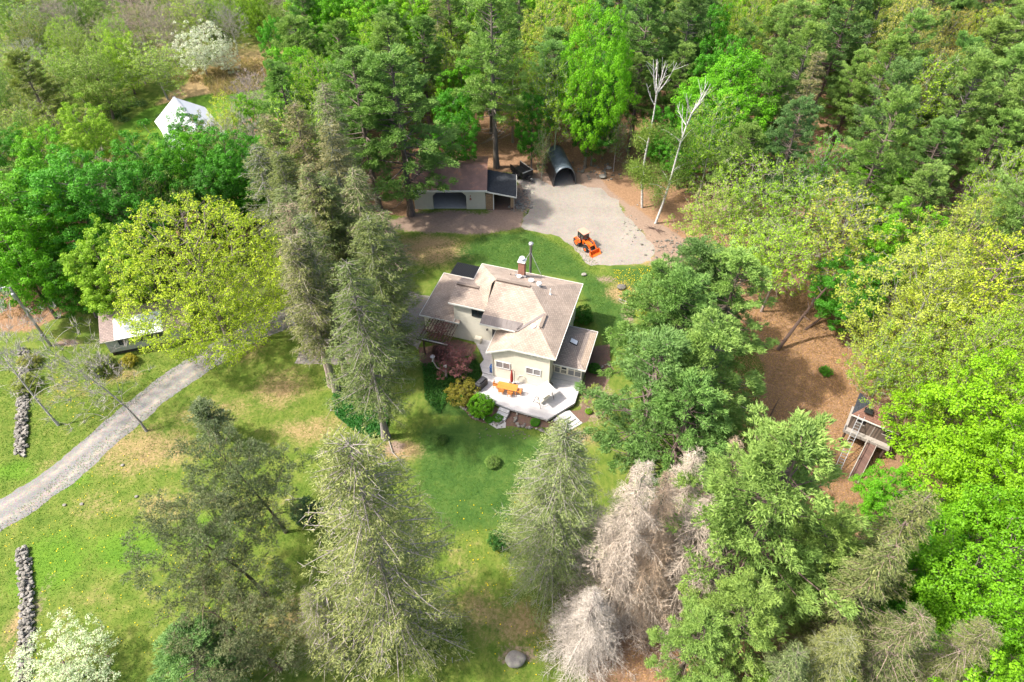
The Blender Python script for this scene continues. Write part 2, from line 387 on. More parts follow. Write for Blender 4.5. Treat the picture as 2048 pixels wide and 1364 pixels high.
# ------------------------------------------------------------------ ground and its zones
def P2(pts): return np.array([[*at(u, v)[:2]] for u, v in pts])
def sdist(px, py, poly):
    """signed distance (positive inside) of points to a polygon, metres"""
    n = len(poly); d2 = np.full(px.shape, 1e9); ins = np.zeros(px.shape, bool)
    for i in range(n):
        ax, ay = poly[i]; bx, by = poly[(i + 1) % n]
        ex, ey = bx - ax, by - ay; L = ex * ex + ey * ey + 1e-9
        tt = np.clip(((px - ax) * ex + (py - ay) * ey) / L, 0, 1)
        d2 = np.minimum(d2, (px - ax - tt * ex) ** 2 + (py - ay - tt * ey) ** 2)
        c = ((ay > py) != (by > py)) & (px < ex * (py - ay) / (ey if abs(ey) > 1e-9 else 1e-9) + ax)
        ins ^= c
    d = np.sqrt(d2); return np.where(ins, d, -d)
def sstep(x): x = np.clip(x, 0, 1); return x * x * (3 - 2 * x)
gx = np.concatenate([np.linspace(-420, -98, 12)[:-1], np.arange(-98, 98, .75), np.linspace(98, 420, 12)[1:]])
gy = np.concatenate([np.linspace(-60, 8, 8)[:-1], np.arange(8, 134, .75), np.linspace(134, 620, 24)[1:]])
X, Y = np.meshgrid(gx, gy); X = X.ravel(); Y = Y.ravel()
Z = np.zeros_like(X)
zones = {k: np.zeros_like(X) for k in ('litter', 'dry', 'lush', 'dirt', 'fresh')}
def zpoly(name, pts, soft=2.0, amp=1.0):
    d = sdist(X, Y, P2(pts)); zones[name][:] = np.maximum(zones[name], amp * sstep((d + soft) / (2 * soft)))
def zclear(name, pts, soft=1.5):
    d = sdist(X, Y, P2(pts)); zones[name][:] *= 1 - sstep((d + soft) / (2 * soft))
def zblob(name, u, v, ru, rv, amp=1.0):
    c = at(u, v); rx = ru / 1.0 * (at(u + 1, v).x - at(u, v).x); ry = (at(u, v - rv).y - at(u, v + rv).y) / 2
    d = ((X - c.x) / rx) ** 2 + ((Y - c.y) / ry) ** 2
    zones[name][:] = np.maximum(zones[name], amp * np.exp(-d * 1.1))
zpoly('litter', [(700, 250), (735, 430), (815, 432), (880, 400), (1000, 345), (1190, 345), (1225, 385), (1300, 435), (1410, 500), (1400, 560), (1480, 660), (1530, 740), (1500, 900), (1330, 960), (1250, 1100), (1180, 1250), (1150, 1700), (4000, 1700), (3200, -200), (1024, -250), (600, 60), (560, 160)], 1.6)
zpoly('dirt', [(1030, 380), (1060, 345), (1230, 345), (1290, 400), (1340, 440), (1400, 500), (1340, 540), (1300, 530), (1318, 500), (1290, 465), (1240, 400), (1160, 366), (1110, 370)], 1.2, 1.3)
zpoly('dirt', [(830, 425), (1050, 425), (1045, 455), (960, 470), (850, 465), (760, 455)], 1.6, .9)
zpoly('litter', [(-900, 700), (60, 662), (180, 600), (300, 560), (560, 450), (700, 300), (560, 215), (460, 250), (330, 330), (150, 310), (-900, 330)], 1.6)
zpoly('litter', [(-1600, 300), (150, 300), (230, 210), (420, 130), (560, 130), (600, 40), (0, -250), (-2600, -250)], 3, .36)
zpoly('dry', [(300, 215), (420, 130), (590, 110), (575, 175), (470, 182), (350, 205), (250, 250)], 2.0, 1.0)
zpoly('lush', [(225, 300), (340, 215), (470, 180), (565, 172), (570, 225), (470, 260), (300, 345)], 2.0, .5)
zpoly('lush', [(870, 520), (960, 470), (1060, 462), (1140, 500), (1175, 540), (1250, 590), (1270, 640), (1220, 720), (1150, 560)], 2.2, 1.0)
zpoly('lush', [(830, 850), (930, 830), (1150, 880), (1090, 960), (1030, 1060), (880, 1080), (820, 980)], 3.0, .9)
zpoly('lush', [(840, 720), (960, 700), (960, 840), (860, 830)], 1.5, 1.0)
zpoly('lush', [(1215, 530), (1330, 528), (1400, 560), (1330, 620), (1250, 620)], 1.5, .9)
for q in [(300, 900, 170, 70, .75), (560, 780, 90, 60, .7), (620, 860, 120, 40, .7), (860, 500, 90, 42, .95), (470, 1010, 140, 60, .45), (200, 1010, 90, 60, .45),
          (1045, 1250, 110, 70, .7), (620, 1240, 170, 80, .7), (950, 1220, 120, 90, .6), (930, 1120, 70, 90, .45), (420, 830, 120, 60, .6), (330, 1010, 110, 60, .6), (100, 930, 80, 40, .45), (180, 1200, 120, 70, .45), (500, 700, 60, 40, .6), (1240, 585, 40, 30, .9), (1290, 520, 90, 14, .9), (1350, 470, 90, 40, .8), (800, 900, 60, 26, 1.0),  # lower-middle lawn: olive-brown shadow put into the colour; elsewhere dry grass
          (120, 780, 90, 50, .5), (250, 745, 80, 30, .6), (30, 1250, 25, 60, .8), (1050, 1010, 45, 60, .6), (700, 840, 60, 30, .6), (300, 1200, 120, 60, .35), (1160, 870, 60, 25, .8), (640, 700, 60, 40, .5)]:
    zblob('dry', *q)
for q in [(1010, 395, 40, 22, 1.2), (1110, 365, 50, 14, 1.2), (1225, 395, 40, 16, 1.1), (1275, 440, 45, 22, 1.1), (1310, 490, 30, 22, 1.1), (910, 440, 110, 22, 1.0), (1010, 425, 45, 22, 1.0), (820, 445, 60, 16, .8), (1270, 400, 60, 24, .8), (1340, 455, 60, 40, .8), (1345, 500, 60, 25, .7), (1045, 395, 26, 34, 1.0), (1200, 350, 90, 14, .7),
          (1255, 630, 22, 26, .7), (135, 685, 30, 8, .9), (1215, 560, 30, 14, .6), (1190, 800, 40, 60, .8), (1030, 1310, 60, 30, .7), (440, 885, 8, 6, .9), (790, 895, 25, 18, .9), (60, 1240, 26, 140, .5), (500, 1050, 30, 20, .3)]:
    zblob('dirt', *q)
for q in [(100, 1130, 120, 100, .8), (260, 1100, 110, 60, .9), (420, 1060, 90, 60, .8), (120, 960, 90, 30, .8), (330, 760, 40, 10, .4), (30, 940, 60, 30, .9)]:
    zblob('fresh', *q)
MEAD = MEAD0 = [(215, 305), (240, 255), (300, 215), (400, 192), (470, 178), (560, 165), (575, 205), (500, 230), (440, 270), (380, 340), (300, 345)]
for z_ in ('litter', 'dry', 'dirt'): zclear(z_, MEAD)
zpoly('fresh', MEAD, 1.5, 1.3)
nx, ny = len(gx), len(gy)
ii, jj = np.meshgrid(np.arange(nx - 1), np.arange(ny - 1)); a0 = (jj * nx + ii).ravel()
F = np.stack([a0, a0 + 1, a0 + nx + 1, a0 + nx], 1)
me = np_mesh('ground', np.stack([X, Y, Z], 1), F.ravel(), np.full(len(F), 4), M['ground'])
for k, v in zones.items():
    a = me.attributes.new(k, 'FLOAT', 'POINT'); a.data.foreach_set('value', v.astype(np.float32))
tag(link('ground', me), kind='structure')

def sheet(name, poly, z, mat, step=.6, rag=.35, seed=0, attrs=None, label=None):
    """a flat sheet with a ragged natural edge: outline resampled and jittered by noise"""
    pts = []
    n = len(poly)
    for i in range(n):
        a = Vector((*poly[i], 0)); b_ = Vector((*poly[(i + 1) % n], 0)); k = max(1, int((b_ - a).length / step))
        for j in range(k):
            p = a.lerp(b_, j / k); q = Vector((p.x * .55, p.y * .55, seed)); r = Vector((p.x * 2.2, p.y * 2.2, seed + 9))
            p += Vector((mnoise.noise(q), mnoise.noise(q + Vector((5, 3, 1))), 0)) * rag * 1.6 + Vector((mnoise.noise(r), mnoise.noise(r + Vector((5, 3, 1))), 0)) * rag
            pts.append((p.x, p.y, z))
    me = bpy.data.meshes.new(name); me.from_pydata(pts, [], [tuple(range(len(pts)))]); me.materials.append(mat)
    o = tag(link(name, me), kind='structure'); return o
def curve_pts(px, n=60):
    """smooth path through photo positions"""
    P = [at(u, v) for u, v in px]; out = []
    P = [P[0] * 2 - P[1]] + P + [P[-1] * 2 - P[-2]]
    for i in range(1, len(P) - 2):
        for k in range(n // (len(P) - 3) + 1):
            t_ = k / (n // (len(P) - 3) + 1); a, b_, c_, d_ = P[i - 1:i + 3]
            out.append(.5 * ((2 * b_) + (c_ - a) * t_ + (2 * a - 5 * b_ + 4 * c_ - d_) * t_ ** 2 + (3 * b_ - a - 3 * c_ + d_) * t_ ** 3))
    return out
# driveway: a strip with two wheel tracks
cl = curve_pts([(-260, 1190), (-80, 1072), (0, 1030), (110, 960), (225, 862), (330, 775), (420, 715), (500, 668), (590, 628), (670, 600)], 150)
vs = []; tr = []; K = 13
for i, p in enumerate(cl):
    d = (cl[min(i + 1, len(cl) - 1)] - cl[max(i - 1, 0)]).normalized(); s = Vector((-d.y, d.x, 0)); W = 1.85
    for k in range(K):
        u_ = k / (K - 1) * 2 - 1
        e = 0 if abs(u_) < .99 else (mnoise.noise(p * .6 + Vector((u_ * 7, 0, 0))) * .22 + mnoise.noise(p * 2.5 + Vector((u_ * 7, 3, 0))) * .16)
        q = p + s * (u_ * W + e * (1 if u_ > 0 else -1)); vs.append((q.x, q.y, .008)); tr.append(math.exp(-((abs(u_) - .47) / .2) ** 2))
fs = [(i * K + k, i * K + k + 1, (i + 1) * K + k + 1, (i + 1) * K + k) for i in range(len(cl) - 1) for k in range(K - 1)]
me = bpy.data.meshes.new('driveway'); me.from_pydata(vs, [], fs); me.materials.append(M['drive'])
a = me.attributes.new('track', 'FLOAT', 'POINT'); a.data.foreach_set('value', np.array(tr, np.float32))
tag(link('driveway', me), kind='structure')
sheet('parking_area', P2([(600, 700), (615, 640), (660, 600), (720, 585), (800, 580), (865, 590), (858, 640), (838, 700), (820, 690), (770, 700), (700, 728), (590, 728)]), .004, M['gravel'], seed=3)
sheet('gravel_turnaround', P2([(1042, 452), (1062, 400), (1030, 360), (1060, 352), (1108, 372), (1155, 368), (1200, 378), (1235, 402), (1250, 430), (1290, 470), (1312, 500), (1300, 522), (1250, 531), (1180, 532), (1160, 503), (1112, 470), (1060, 462)]), .004, M['gravel'], seed=5)
sheet('gravel_turnaround', P2([(1110, 376), (1150, 373), (1140, 335), (1118, 315), (1096, 330)]), .010, M['gravel'], rag=.05, seed=11)
sheet('planting_bed', P2([(905, 742), (935, 735), (950, 800), (1010, 820), (1160, 820), (1170, 745), (1165, 700), (1215, 690), (1230, 740), (1195, 800), (1175, 845), (1130, 862), (1060, 855), (990, 850), (945, 842), (912, 800)]), .004, M['mulch'], rag=.2, seed=6)
sheet('planting_bed', P2([(838, 695), (905, 680), (955, 690), (948, 705), (900, 735), (862, 745), (838, 720)]), .006, M['mulch'], rag=.2, seed=7)

# ------------------------------------------------------------------ tree building
def unit(v): return v / np.maximum(np.linalg.norm(v, axis=-1, keepdims=True), 1e-9)
def leaf_quads(c, nb, size, spread=1.0, asp=.62, jit=.35):
    """one folded-diamond leaf or leaf cluster at each centre, facing roughly nb"""
    n = len(c); nrm = unit(nb + rng.normal(size=(n, 3)) * spread)
    t_ = unit(np.cross(nrm, rng.normal(size=(n, 3)))); b_ = np.cross(nrm, t_)
    s = (size * (1 + jit * rng.uniform(-1, 1, n)))[:, None]
    v = np.stack([c - t_ * s * .5, c + b_ * s * .5 * asp + nrm * s * .08, c + t_ * s * .5, c - b_ * s * .5 * asp + nrm * s * .08], 1).reshape(-1, 3)
    f = np.arange(n * 4); return v, f, np.full(n, 4)
def blades(base, d, length, width):
    """a narrow triangle from each base along d"""
    n = len(base); L = (length * rng.uniform(.7, 1.25, n))[:, None] if np.isscalar(length) else (length * rng.uniform(.8, 1.2, n))[:, None]
    d = unit(d); s = unit(np.cross(d, rng.normal(size=(n, 3)))) * width * .5
    v = np.stack([base - s, base + s, base + d * L], 1).reshape(-1, 3)
    return v, np.arange(n * 3), np.full(n, 3)
class Wood:
    def __init__(s): s.v = []; s.f = []; s.c = []; s.n = 0
    def tube(s, pts, r0, r1, n=5):
        pts = np.asarray(pts, float); m_ = len(pts); rr = np.linspace(r0, r1, m_) if np.isscalar(r0) else r0
        d = np.gradient(pts, axis=0); d = unit(d); up = np.array([0.3, .2, 1.0]) if abs(d[0, 2]) < .8 else np.array([1.0, .1, 0])
        a = unit(np.cross(d, up)); b_ = np.cross(d, a); ang = np.arange(n) * 2 * math.pi / n
        ring = pts[:, None] + (a[:, None] * np.cos(ang)[None, :, None] + b_[:, None] * np.sin(ang)[None, :, None]) * rr[:, None, None]
        s.v.append(ring.reshape(-1, 3)); i, k = np.meshgrid(np.arange(m_ - 1), np.arange(n), indexing='ij'); k2 = (k + 1) % n
        q = np.stack([i * n + k, i * n + k2, (i + 1) * n + k2, (i + 1) * n + k], -1).reshape(-1, 4) + s.n
        s.f.append(q.ravel()); s.c.append(np.full(len(q), 4)); s.n += m_ * n
    def tris(s, v, f, c):
        s.v.append(v); s.f.append(f + s.n); s.c.append(c); s.n += len(v)
    def mesh(s, name, mat):
        return np_mesh(name, np.concatenate(s.v), np.concatenate(s.f), np.concatenate(s.c), mat)
def quad_bez(p, q, lift, k=5):
    t_ = np.linspace(0, 1, k)[:, None]; m_ = (p + q) / 2 + lift
    return (1 - t_) ** 2 * p + 2 * t_ * (1 - t_) * m_ + t_ ** 2 * q
def lump(d, seed, f=1.6):
    return np.array([mnoise.noise(Vector((x * f + seed, y * f, z * f))) for x, y, z in d])
def broadleaf(name, h=18.0, R=5.5, base=.28, ntip=230, mind=.85, nleaf=70, lsize=.26, cl=.62, lumps=.35, inner=.22, twigs=0, trunk_r=.24,
              wood_mat='bark', leaf='leaf', top=.5, flat=.75, leafy=1.0, out=1.0, tuft=False, lean=(0, 0), seed=1, dome=True, forks=1, twigw=.03):
    r_ = np.random.default_rng(seed); W = Wood()
    H0 = h * base; CH = h - H0
    # crown points
    n = ntip * 9; d = unit(r_.normal(size=(n, 3))); lm = 1 + lumps * lump(d, seed * 3.1) * 2
    k = np.where(r_.uniform(size=n) < inner, r_.uniform(.25, .8, n), r_.uniform(.84, 1.0, n))
    p = d * (k * lm)[:, None]
    p[:, 2] = np.where(p[:, 2] > 0, p[:, 2] * (1 - top) * 2, p[:, 2] * top * 2) * .5
    P = np.stack([p[:, 0] * R, p[:, 1] * R, H0 + CH * top + p[:, 2] * CH], 1)
    P = P[(P[:, 2] > H0 * .8) & (P[:, 2] < h)]
    keep = []
    for q in P:
        if len(keep) >= ntip: break
        if not keep or np.min(np.sum((np.array(keep) - q) ** 2, 1)) > mind ** 2: keep.append(q)
    T = np.array(keep)
    # trunk and limbs
    ln = np.array([lean[0], lean[1], 0]); nodes_ = []; rad = []
    tk = np.linspace(0, 1, 9); wob = r_.normal(size=2) * .25
    trunk = np.stack([ln[0] * tk ** 1.5 + wob[0] * np.sin(tk * 3), ln[1] * tk ** 1.5 + wob[1] * np.sin(tk * 4), tk * h * .82], 1)
    T[:, :2] += ln[:2] * ((T[:, 2:3] / h) ** 1.5)
    tr_r = trunk_r * (1 - tk * .85); tr_r[0] *= 1.35
    W.tube(trunk, tr_r, None, 8)
    nodes_ = [x for x in quad_bez(trunk[2], trunk[-1], np.zeros(3), 14)] if False else [np.array([np.interp(z, trunk[:, 2], trunk[:, 0]), np.interp(z, trunk[:, 2], trunk[:, 1]), z]) for z in np.linspace(H0 * .75, h * .8, 12)]
    lvl = [0] * len(nodes_); ax = np.array([np.interp(T[:, 2], trunk[:, 2], trunk[:, 0]), np.interp(T[:, 2], trunk[:, 2], trunk[:, 1])]).T
    order = np.argsort(np.linalg.norm(T[:, :2] - ax, axis=1) + .35 * np.abs(T[:, 2] - (H0 + CH * .4)))
    for ti in order:
        q = T[ti]; A = np.array(nodes_); dd = q - A; dist = np.linalg.norm(dd, axis=1); hor = np.linalg.norm(dd[:, :2], axis=1)
        cost = dist + np.where(dd[:, 2] < .45 * hor, (.45 * hor - dd[:, 2]) * 1.3, 0) + np.array(lvl) * .12
        j = int(np.argmin(cost)); a = A[j]; L = dist[j]
        crv = quad_bez(a, q, np.array([0, 0, .14 * L]) + r_.normal(size=3) * .06 * L, 5)
        lv = lvl[j] + 1; r0 = max(.018, trunk_r * .42 * (L / 5) ** .6 * .8 ** lv + .012)
        W.tube(crv, r0, max(.01, r0 * .3), 4 if r0 > .05 else 3)
        for x in crv[1:-1]: nodes_.append(x); lvl.append(lv)
        nodes_.append(q); lvl.append(lv)
    if twigs:
        m_ = len(T); bs = np.repeat(T, twigs, 0) + r_.normal(size=(m_ * twigs, 3)) * .12
        ctr = np.array([0, 0, H0 + CH * .3]); dr = unit(bs - ctr) * .9 + r_.normal(size=bs.shape) * .55 + np.array([0, 0, .5])
        W.tris(*blades(bs, dr, cl * 1.5, twigw))
    # foliage
    m_ = len(T); sel = r_.uniform(size=m_) < leafy; TL = T[sel] if sel.any() else T[:1]
    sz = r_.uniform(.7, 1.3, len(TL)); cnt = np.maximum(3, (nleaf * sz ** 2).astype(int))
    C = np.repeat(TL, cnt, 0); S = np.repeat(sz, cnt)[:, None]; dv = unit(r_.normal(size=C.shape) + np.array([0, 0, .35]))
    rad_ = cl * S * r_.uniform(.35, 1.05, (len(C), 1)) ** .6 * np.array([1, 1, flat])
    pos = C + dv * rad_
    outn = unit(pos - np.array([ln[0] * .6, ln[1] * .6, H0 + CH * .35]))
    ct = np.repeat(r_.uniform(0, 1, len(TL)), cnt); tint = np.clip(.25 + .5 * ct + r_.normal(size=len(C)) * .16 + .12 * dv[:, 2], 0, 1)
    if tuft:
        k5 = 3; b5 = np.repeat(pos, k5, 0); dd = np.repeat(unit(dv + outn * .6), k5, 0) + r_.normal(size=b5.shape) * .45
        v, f, c = blades(b5, dd, lsize, lsize * .22); tint = np.repeat(tint, k5)
    else:
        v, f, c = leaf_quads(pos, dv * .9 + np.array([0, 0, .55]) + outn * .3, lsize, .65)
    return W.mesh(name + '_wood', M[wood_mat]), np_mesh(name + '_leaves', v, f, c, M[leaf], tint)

def pine(name, h=22.0, R=4.3, base=.28, seed=1, whorl=.8, per=5, tufts=26, tl=.25, clean=True, irregular=.45):
    """white pine: whorls of level limbs whose outer ends carry plumes of soft needles"""
    r_ = np.random.default_rng(seed); W = Wood(); tk = np.linspace(0, 1, 12)
    trunk = np.stack([np.sin(tk * 3 + seed) * .18, np.cos(tk * 2.4 + seed) * .18, tk * h * .985], 1); trunk[:, :2] -= trunk[0, :2]
    rr = .30 * (1 - tk) ** .8 + .02; rr[0] *= 1.3; W.tube(trunk, rr, None, 8)
    tv = []; td = []; tt = []
    z = h * base * .55
    while z < h * .985:
        t_ = (z - h * base) / (h * (1 - base)); dead = t_ < 0
        Lm = R * (.55 + .45 * min(1, (t_ + .02) / .22)) * (1 - max(0, t_)) ** .62 if not dead else R * .5
        for k in range(per if not dead else 3):
            a = r_.uniform(0, 2 * math.pi); L = Lm * r_.uniform(1 - irregular, 1 + irregular * .45) + .35
            if r_.uniform() < .1 and not dead: L *= 1.25
            dr = np.array([math.cos(a), math.sin(a), 0]); sl = .12 + .65 * max(0, t_) ** 1.4
            o = np.array([np.interp(z, trunk[:, 2], trunk[:, 0]), np.interp(z, trunk[:, 2], trunk[:, 1]), z + r_.uniform(-.2, .2)])
            e = o + dr * L + np.array([0, 0, L * sl * r_.uniform(.5, 1.2)])
            crv = quad_bez(o, e, np.array([0, 0, -.12 * L]), 5)
            W.tube(crv, .03 + .012 * L, .012, 4)
            if dead:
                bs = crv[r_.integers(1, 5, 5)]; W.tris(*blades(bs, dr + r_.normal(size=(5, 3)) * .6, .7, .03)); continue
            npl = max(3, int(L * 1.9)); ts = r_.uniform(.32 if L > 1.5 else .1, 1.0, npl) ** .8; ts[0] = 1.0
            side = np.array([-dr[1], dr[0], 0])
            for q in ts:
                c_ = o + (e - o) * q + np.array([0, 0, -.12 * L * 2 * q * (1 - q)]) + side * r_.normal() * .42 * (.35 + .3 * L * (1.15 - q)) + np.array([0, 0, abs(r_.normal()) * .12])
                n_ = int(tufts * r_.uniform(.7, 1.3)); od = dr * .8 + (c_ - o) * .1 + np.array([0, 0, .55])
                off = unit(r_.normal(size=(n_, 3)) + [0, 0, .5]) * np.array([.42, .42, .27]) * r_.uniform(.4, 1, (n_, 1)); tip = r_.uniform()
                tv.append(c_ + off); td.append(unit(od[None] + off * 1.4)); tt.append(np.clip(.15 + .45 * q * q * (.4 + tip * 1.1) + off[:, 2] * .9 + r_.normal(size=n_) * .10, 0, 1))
        z += whorl * r_.uniform(.75, 1.25) * (1 - .45 * max(0, t_))
    n_ = 40; tv.append(np.array([0, 0, h * .97]) + trunk[-1] * [1, 1, 0] + r_.normal(size=(n_, 3)) * [.15, .15, .35]); td.append(np.tile([0, 0, 1.0], (n_, 1))); tt.append(np.full(n_, .7))
    B = np.concatenate(tv); D = np.concatenate(td); T = np.concatenate(tt)
    k5 = 3; B5 = np.repeat(B, k5, 0) + r_.normal(size=(len(B) * k5, 3)) * .04; D5 = np.repeat(D, k5, 0) + r_.normal(size=(len(B) * k5, 3)) * .5
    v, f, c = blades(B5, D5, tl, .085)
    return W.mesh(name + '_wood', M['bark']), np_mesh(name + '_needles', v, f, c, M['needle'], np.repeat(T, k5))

def spruce(name, h=24.0, R=3.4, base=.08, seed=1, dens=1.0, per=5, step=.78, ragged=.55, tl=.24, sub=22, hang=.35, k5=3):
    """old spruce: steep cone of drooping limbs with hanging twigs, grey wood showing between"""
    r_ = np.random.default_rng(seed); W = Wood(); tk = np.linspace(0, 1, 10)
    trunk = np.stack([np.sin(tk * 2 + seed) * .12, np.cos(tk * 2.2 + seed) * .12, tk * h * .99], 1); trunk[:, :2] -= trunk[0, :2]
    rr = .27 * (1 - tk) ** .9 + .015; rr[0] *= 1.5; W.tube(trunk, rr, None, 8)
    B = []; D = []; T = []; z = h * base
    while z < h * .985:
        t_ = z / h; Lm = R * (1 - t_) ** .62 * min(1, .55 + (t_ - base) * 2.5)
        for k in range(per):
            a = r_.uniform(0, 2 * math.pi); L = Lm * r_.uniform(1 - ragged, 1.1) + .35
            if r_.uniform() > .25 + .85 * dens and t_ < .8: continue
            dr = np.array([math.cos(a), math.sin(a), 0]); o = np.array([np.interp(z, trunk[:, 2], trunk[:, 0]), np.interp(z, trunk[:, 2], trunk[:, 1]), z])
            dp = -.42 * (1 - t_) + .35 * max(0, t_ - .75) * 4 * .5
            e = o + dr * L + np.array([0, 0, L * dp * r_.uniform(.6, 1.3)]); crv = quad_bez(o, e, np.array([0, 0, .10 * L if t_ > .6 else -.12 * L]), 5)
            W.tube(crv, .02 + .010 * L, .01, 3)
            nt_ = max(3, int(L * sub)); q = r_.uniform(.18 if L > 1 else 0, 1, nt_)[:, None]; side = np.array([-dr[1], dr[0], 0])
            c_ = o + (e - o) * q + np.array([0, 0, -.12 * L * 2]) * q * (1 - q) + side * r_.normal(size=(nt_, 1)) * (.12 + .16 * L * (1.1 - q))
            if dens < .99:
                kp = r_.uniform(size=nt_) < dens; wd = c_[~kp]
                if len(wd): W.tris(*blades(wd, side * r_.normal(size=(len(wd), 1)) + dr * .6 + [0, 0, -.3], .55, .03))
                c_ = c_[kp]; q = q[kp]
            if not len(c_): continue
            dd = dr * .55 + side * r_.normal(size=(len(c_), 1)) * .5 + np.array([0, 0, -hang])
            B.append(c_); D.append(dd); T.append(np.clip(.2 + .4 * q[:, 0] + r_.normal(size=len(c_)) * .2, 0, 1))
        z += step * r_.uniform(.7, 1.3) * (1 - .4 * t_)
    B = np.concatenate(B); D = np.concatenate(D); T = np.concatenate(T)
    B5 = np.repeat(B, k5, 0) + r_.normal(size=(len(B) * k5, 3)) * .09; D5 = np.repeat(unit(D), k5, 0) + r_.normal(size=(len(B) * k5, 3)) * .5
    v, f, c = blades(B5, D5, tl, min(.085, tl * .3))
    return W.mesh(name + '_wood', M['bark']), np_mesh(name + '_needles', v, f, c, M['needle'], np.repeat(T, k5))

def dead_spruce(name, h=18.0, R=3.0, seed=1, per=6, step=.42, fine=14):
    """dead spruce: bare drooping limbs with thousands of fine curved twigs"""
    r_ = np.random.default_rng(seed); W = Wood(); F_ = Wood(); tk = np.linspace(0, 1, 10)
    trunk = np.stack([np.sin(tk * 2 + seed) * .1, np.cos(tk * 2.2) * .1, tk * h], 1); trunk[:, :2] -= trunk[0, :2]
    rr = .26 * (1 - tk) ** .9 + .02; W.tube(trunk, rr, None, 8); z = h * .06
    while z < h * .99:
        t_ = z / h; Lm = R * (1 - t_) ** .95
        for k in range(per):
            a = r_.uniform(0, 2 * math.pi); L = Lm * r_.uniform(.4, 1.2) + .3; dr = np.array([math.cos(a), math.sin(a), 0])
            o = np.array([np.interp(z, trunk[:, 2], trunk[:, 0]), np.interp(z, trunk[:, 2], trunk[:, 1]), z])
            dp = -.75 * (1 - t_) if t_ < .8 else .1 + .3 * (t_ - .8)
            e = o + dr * L + np.array([0, 0, L * dp * r_.uniform(.6, 1.25)]); crv = quad_bez(o, e, np.array([0, 0, .16 * L]), 6)
            F_.tube(crv, .016 + .007 * L, .010, 3)
            n_ = max(4, int(L * fine)); q = r_.uniform(.15, 1, n_)[:, None]; side = np.array([-dr[1], dr[0], 0])
            c_ = (1 - q) ** 2 * o + 2 * q * (1 - q) * ((o + e) / 2 + [0, 0, .16 * L]) + q ** 2 * e
            d1 = side * np.sign(r_.normal(size=(n_, 1))) * r_.uniform(.5, 1.1, (n_, 1)) + dr * .55 + np.array([0, 0, -.35]) + r_.normal(size=(n_, 3)) * .2
            l1 = .30 + .22 * L * (1.15 - q[:, 0]); F_.tris(*blades(c_, d1, l1, .026)); u1 = unit(d1)
            for kk in (.35, .6, .85):
                b2 = c_ + u1 * (l1 * kk)[:, None]; F_.tris(*blades(b2, u1 + r_.normal(size=(n_, 3)) * .6 + [0, 0, -.25], l1 * .6, .019))
        z += step * r_.uniform(.7, 1.3)
    return W.mesh(name + '_wood', M['bark']), F_.mesh(name + '_twigs', M['bark'])

def birch(name, h=21.0, seed=1, lean=(1.2, .4), leaf_from=.2, leaf_to=.8, bare_top=True):
    r_ = np.random.default_rng(seed); W = Wood(); tk = np.linspace(0, 1, 12)
    trunk = np.stack([lean[0] * tk ** 1.3 + .3 * np.sin(tk * 5 + seed), lean[1] * tk + .2 * np.sin(tk * 6), tk * h * .8], 1); trunk[:, :2] -= trunk[0, :2]
    W.tube(trunk, .16 * (1 - tk * .6), None, 8); top = trunk[-1]; C = []
    for k in range(9):
        a = k * 2.4 + seed; d = np.array([math.cos(a), math.sin(a), 0]) * r_.uniform(.5, 1.7) + [0, 0, r_.uniform(2.2, 4.4)]
        st = trunk[r_.integers(9, 12)]; crv = quad_bez(st, st + d, -np.array([0, 0, .3]) + d * [.15, .15, 0], 6); W.tube(crv, .075, .018, 5)
        for kk in range(4):
            s = crv[r_.integers(2, 5)]; dd = d * .3 + r_.normal(size=3) * .45; W.tube(quad_bez(s, s + dd, np.zeros(3), 3), .03, .012, 3)
    for k in range(13):
        t_ = r_.uniform(leaf_from, leaf_to); i = t_ * 11; o = np.array([np.interp(i, np.arange(12), trunk[:, c]) for c in range(3)]); a = r_.uniform(0, 6.28)
        L = r_.uniform(1.0, 2.6); e = o + np.array([math.cos(a) * L, math.sin(a) * L, L * .5]); crv = quad_bez(o, e, np.array([0, 0, .25 * L]), 6); W.tube(crv, .05, .012, 4)
        for q in crv[2:]: C += [q + r_.normal(size=3) * .35 for _ in range(4)]
    C = np.array(C); n_ = 42; pos = np.repeat(C, n_, 0) + r_.normal(size=(len(C) * n_, 3)) * [.42, .42, .45]
    v, f, c = leaf_quads(pos, np.tile([0, 0, .5], (len(pos), 1)), .15, .9)
    return W.mesh(name + '_wood', M['birch']), np_mesh(name + '_leaves', v, f, c, M['leaf'], r_.uniform(0, 1, len(pos)))

ARCH = {}
def arch(kind, h, R, cf, makers): ARCH[kind] = dict(h=h, R=R, cf=cf, m=makers)
arch('maple', 18, 5.5, .60, [broadleaf(f'maple{i}', 18, 5.4, .24, 300, .72, 105, .225, .60, .30, .18, seed=10 + i, top=.42) for i in range(4)])
arch('tallmaple', 22, 4.4, .60, [broadleaf(f'tallmaple{i}', 22, 4.3, .28, 330, .72, 105, .225, .60, .34, .2, seed=20 + i, top=.45) for i in range(2)])
arch('yellow', 18, 6.5, .58, [broadleaf(f'yellow{i}', 18, 6.4, .14, 1100, .45, 22, .19, .40, .2, .3, twigs=3, seed=30 + i, top=.42, trunk_r=.3, flat=.9, twigw=.035) for i in range(2)])
arch('airy', 17, 4.6, .60, [broadleaf(f'airy{i}', 17, 4.5, .22, 430, .52, 17, .22, .40, .40, .45, twigs=5, seed=40 + i, top=.5, leafy=.9, trunk_r=.16, flat=.9, twigw=.035) for i in range(4)])
arch('bare', 14, 3.8, .62, [broadleaf(f'bare{i}', 14, 3.8, .22, 300, .5, 4, .16, .45, .45, .5, twigs=15, seed=50 + i, top=.5, leafy=.5, trunk_r=.13, flat=.9, twigw=.035) for i in range(2)])
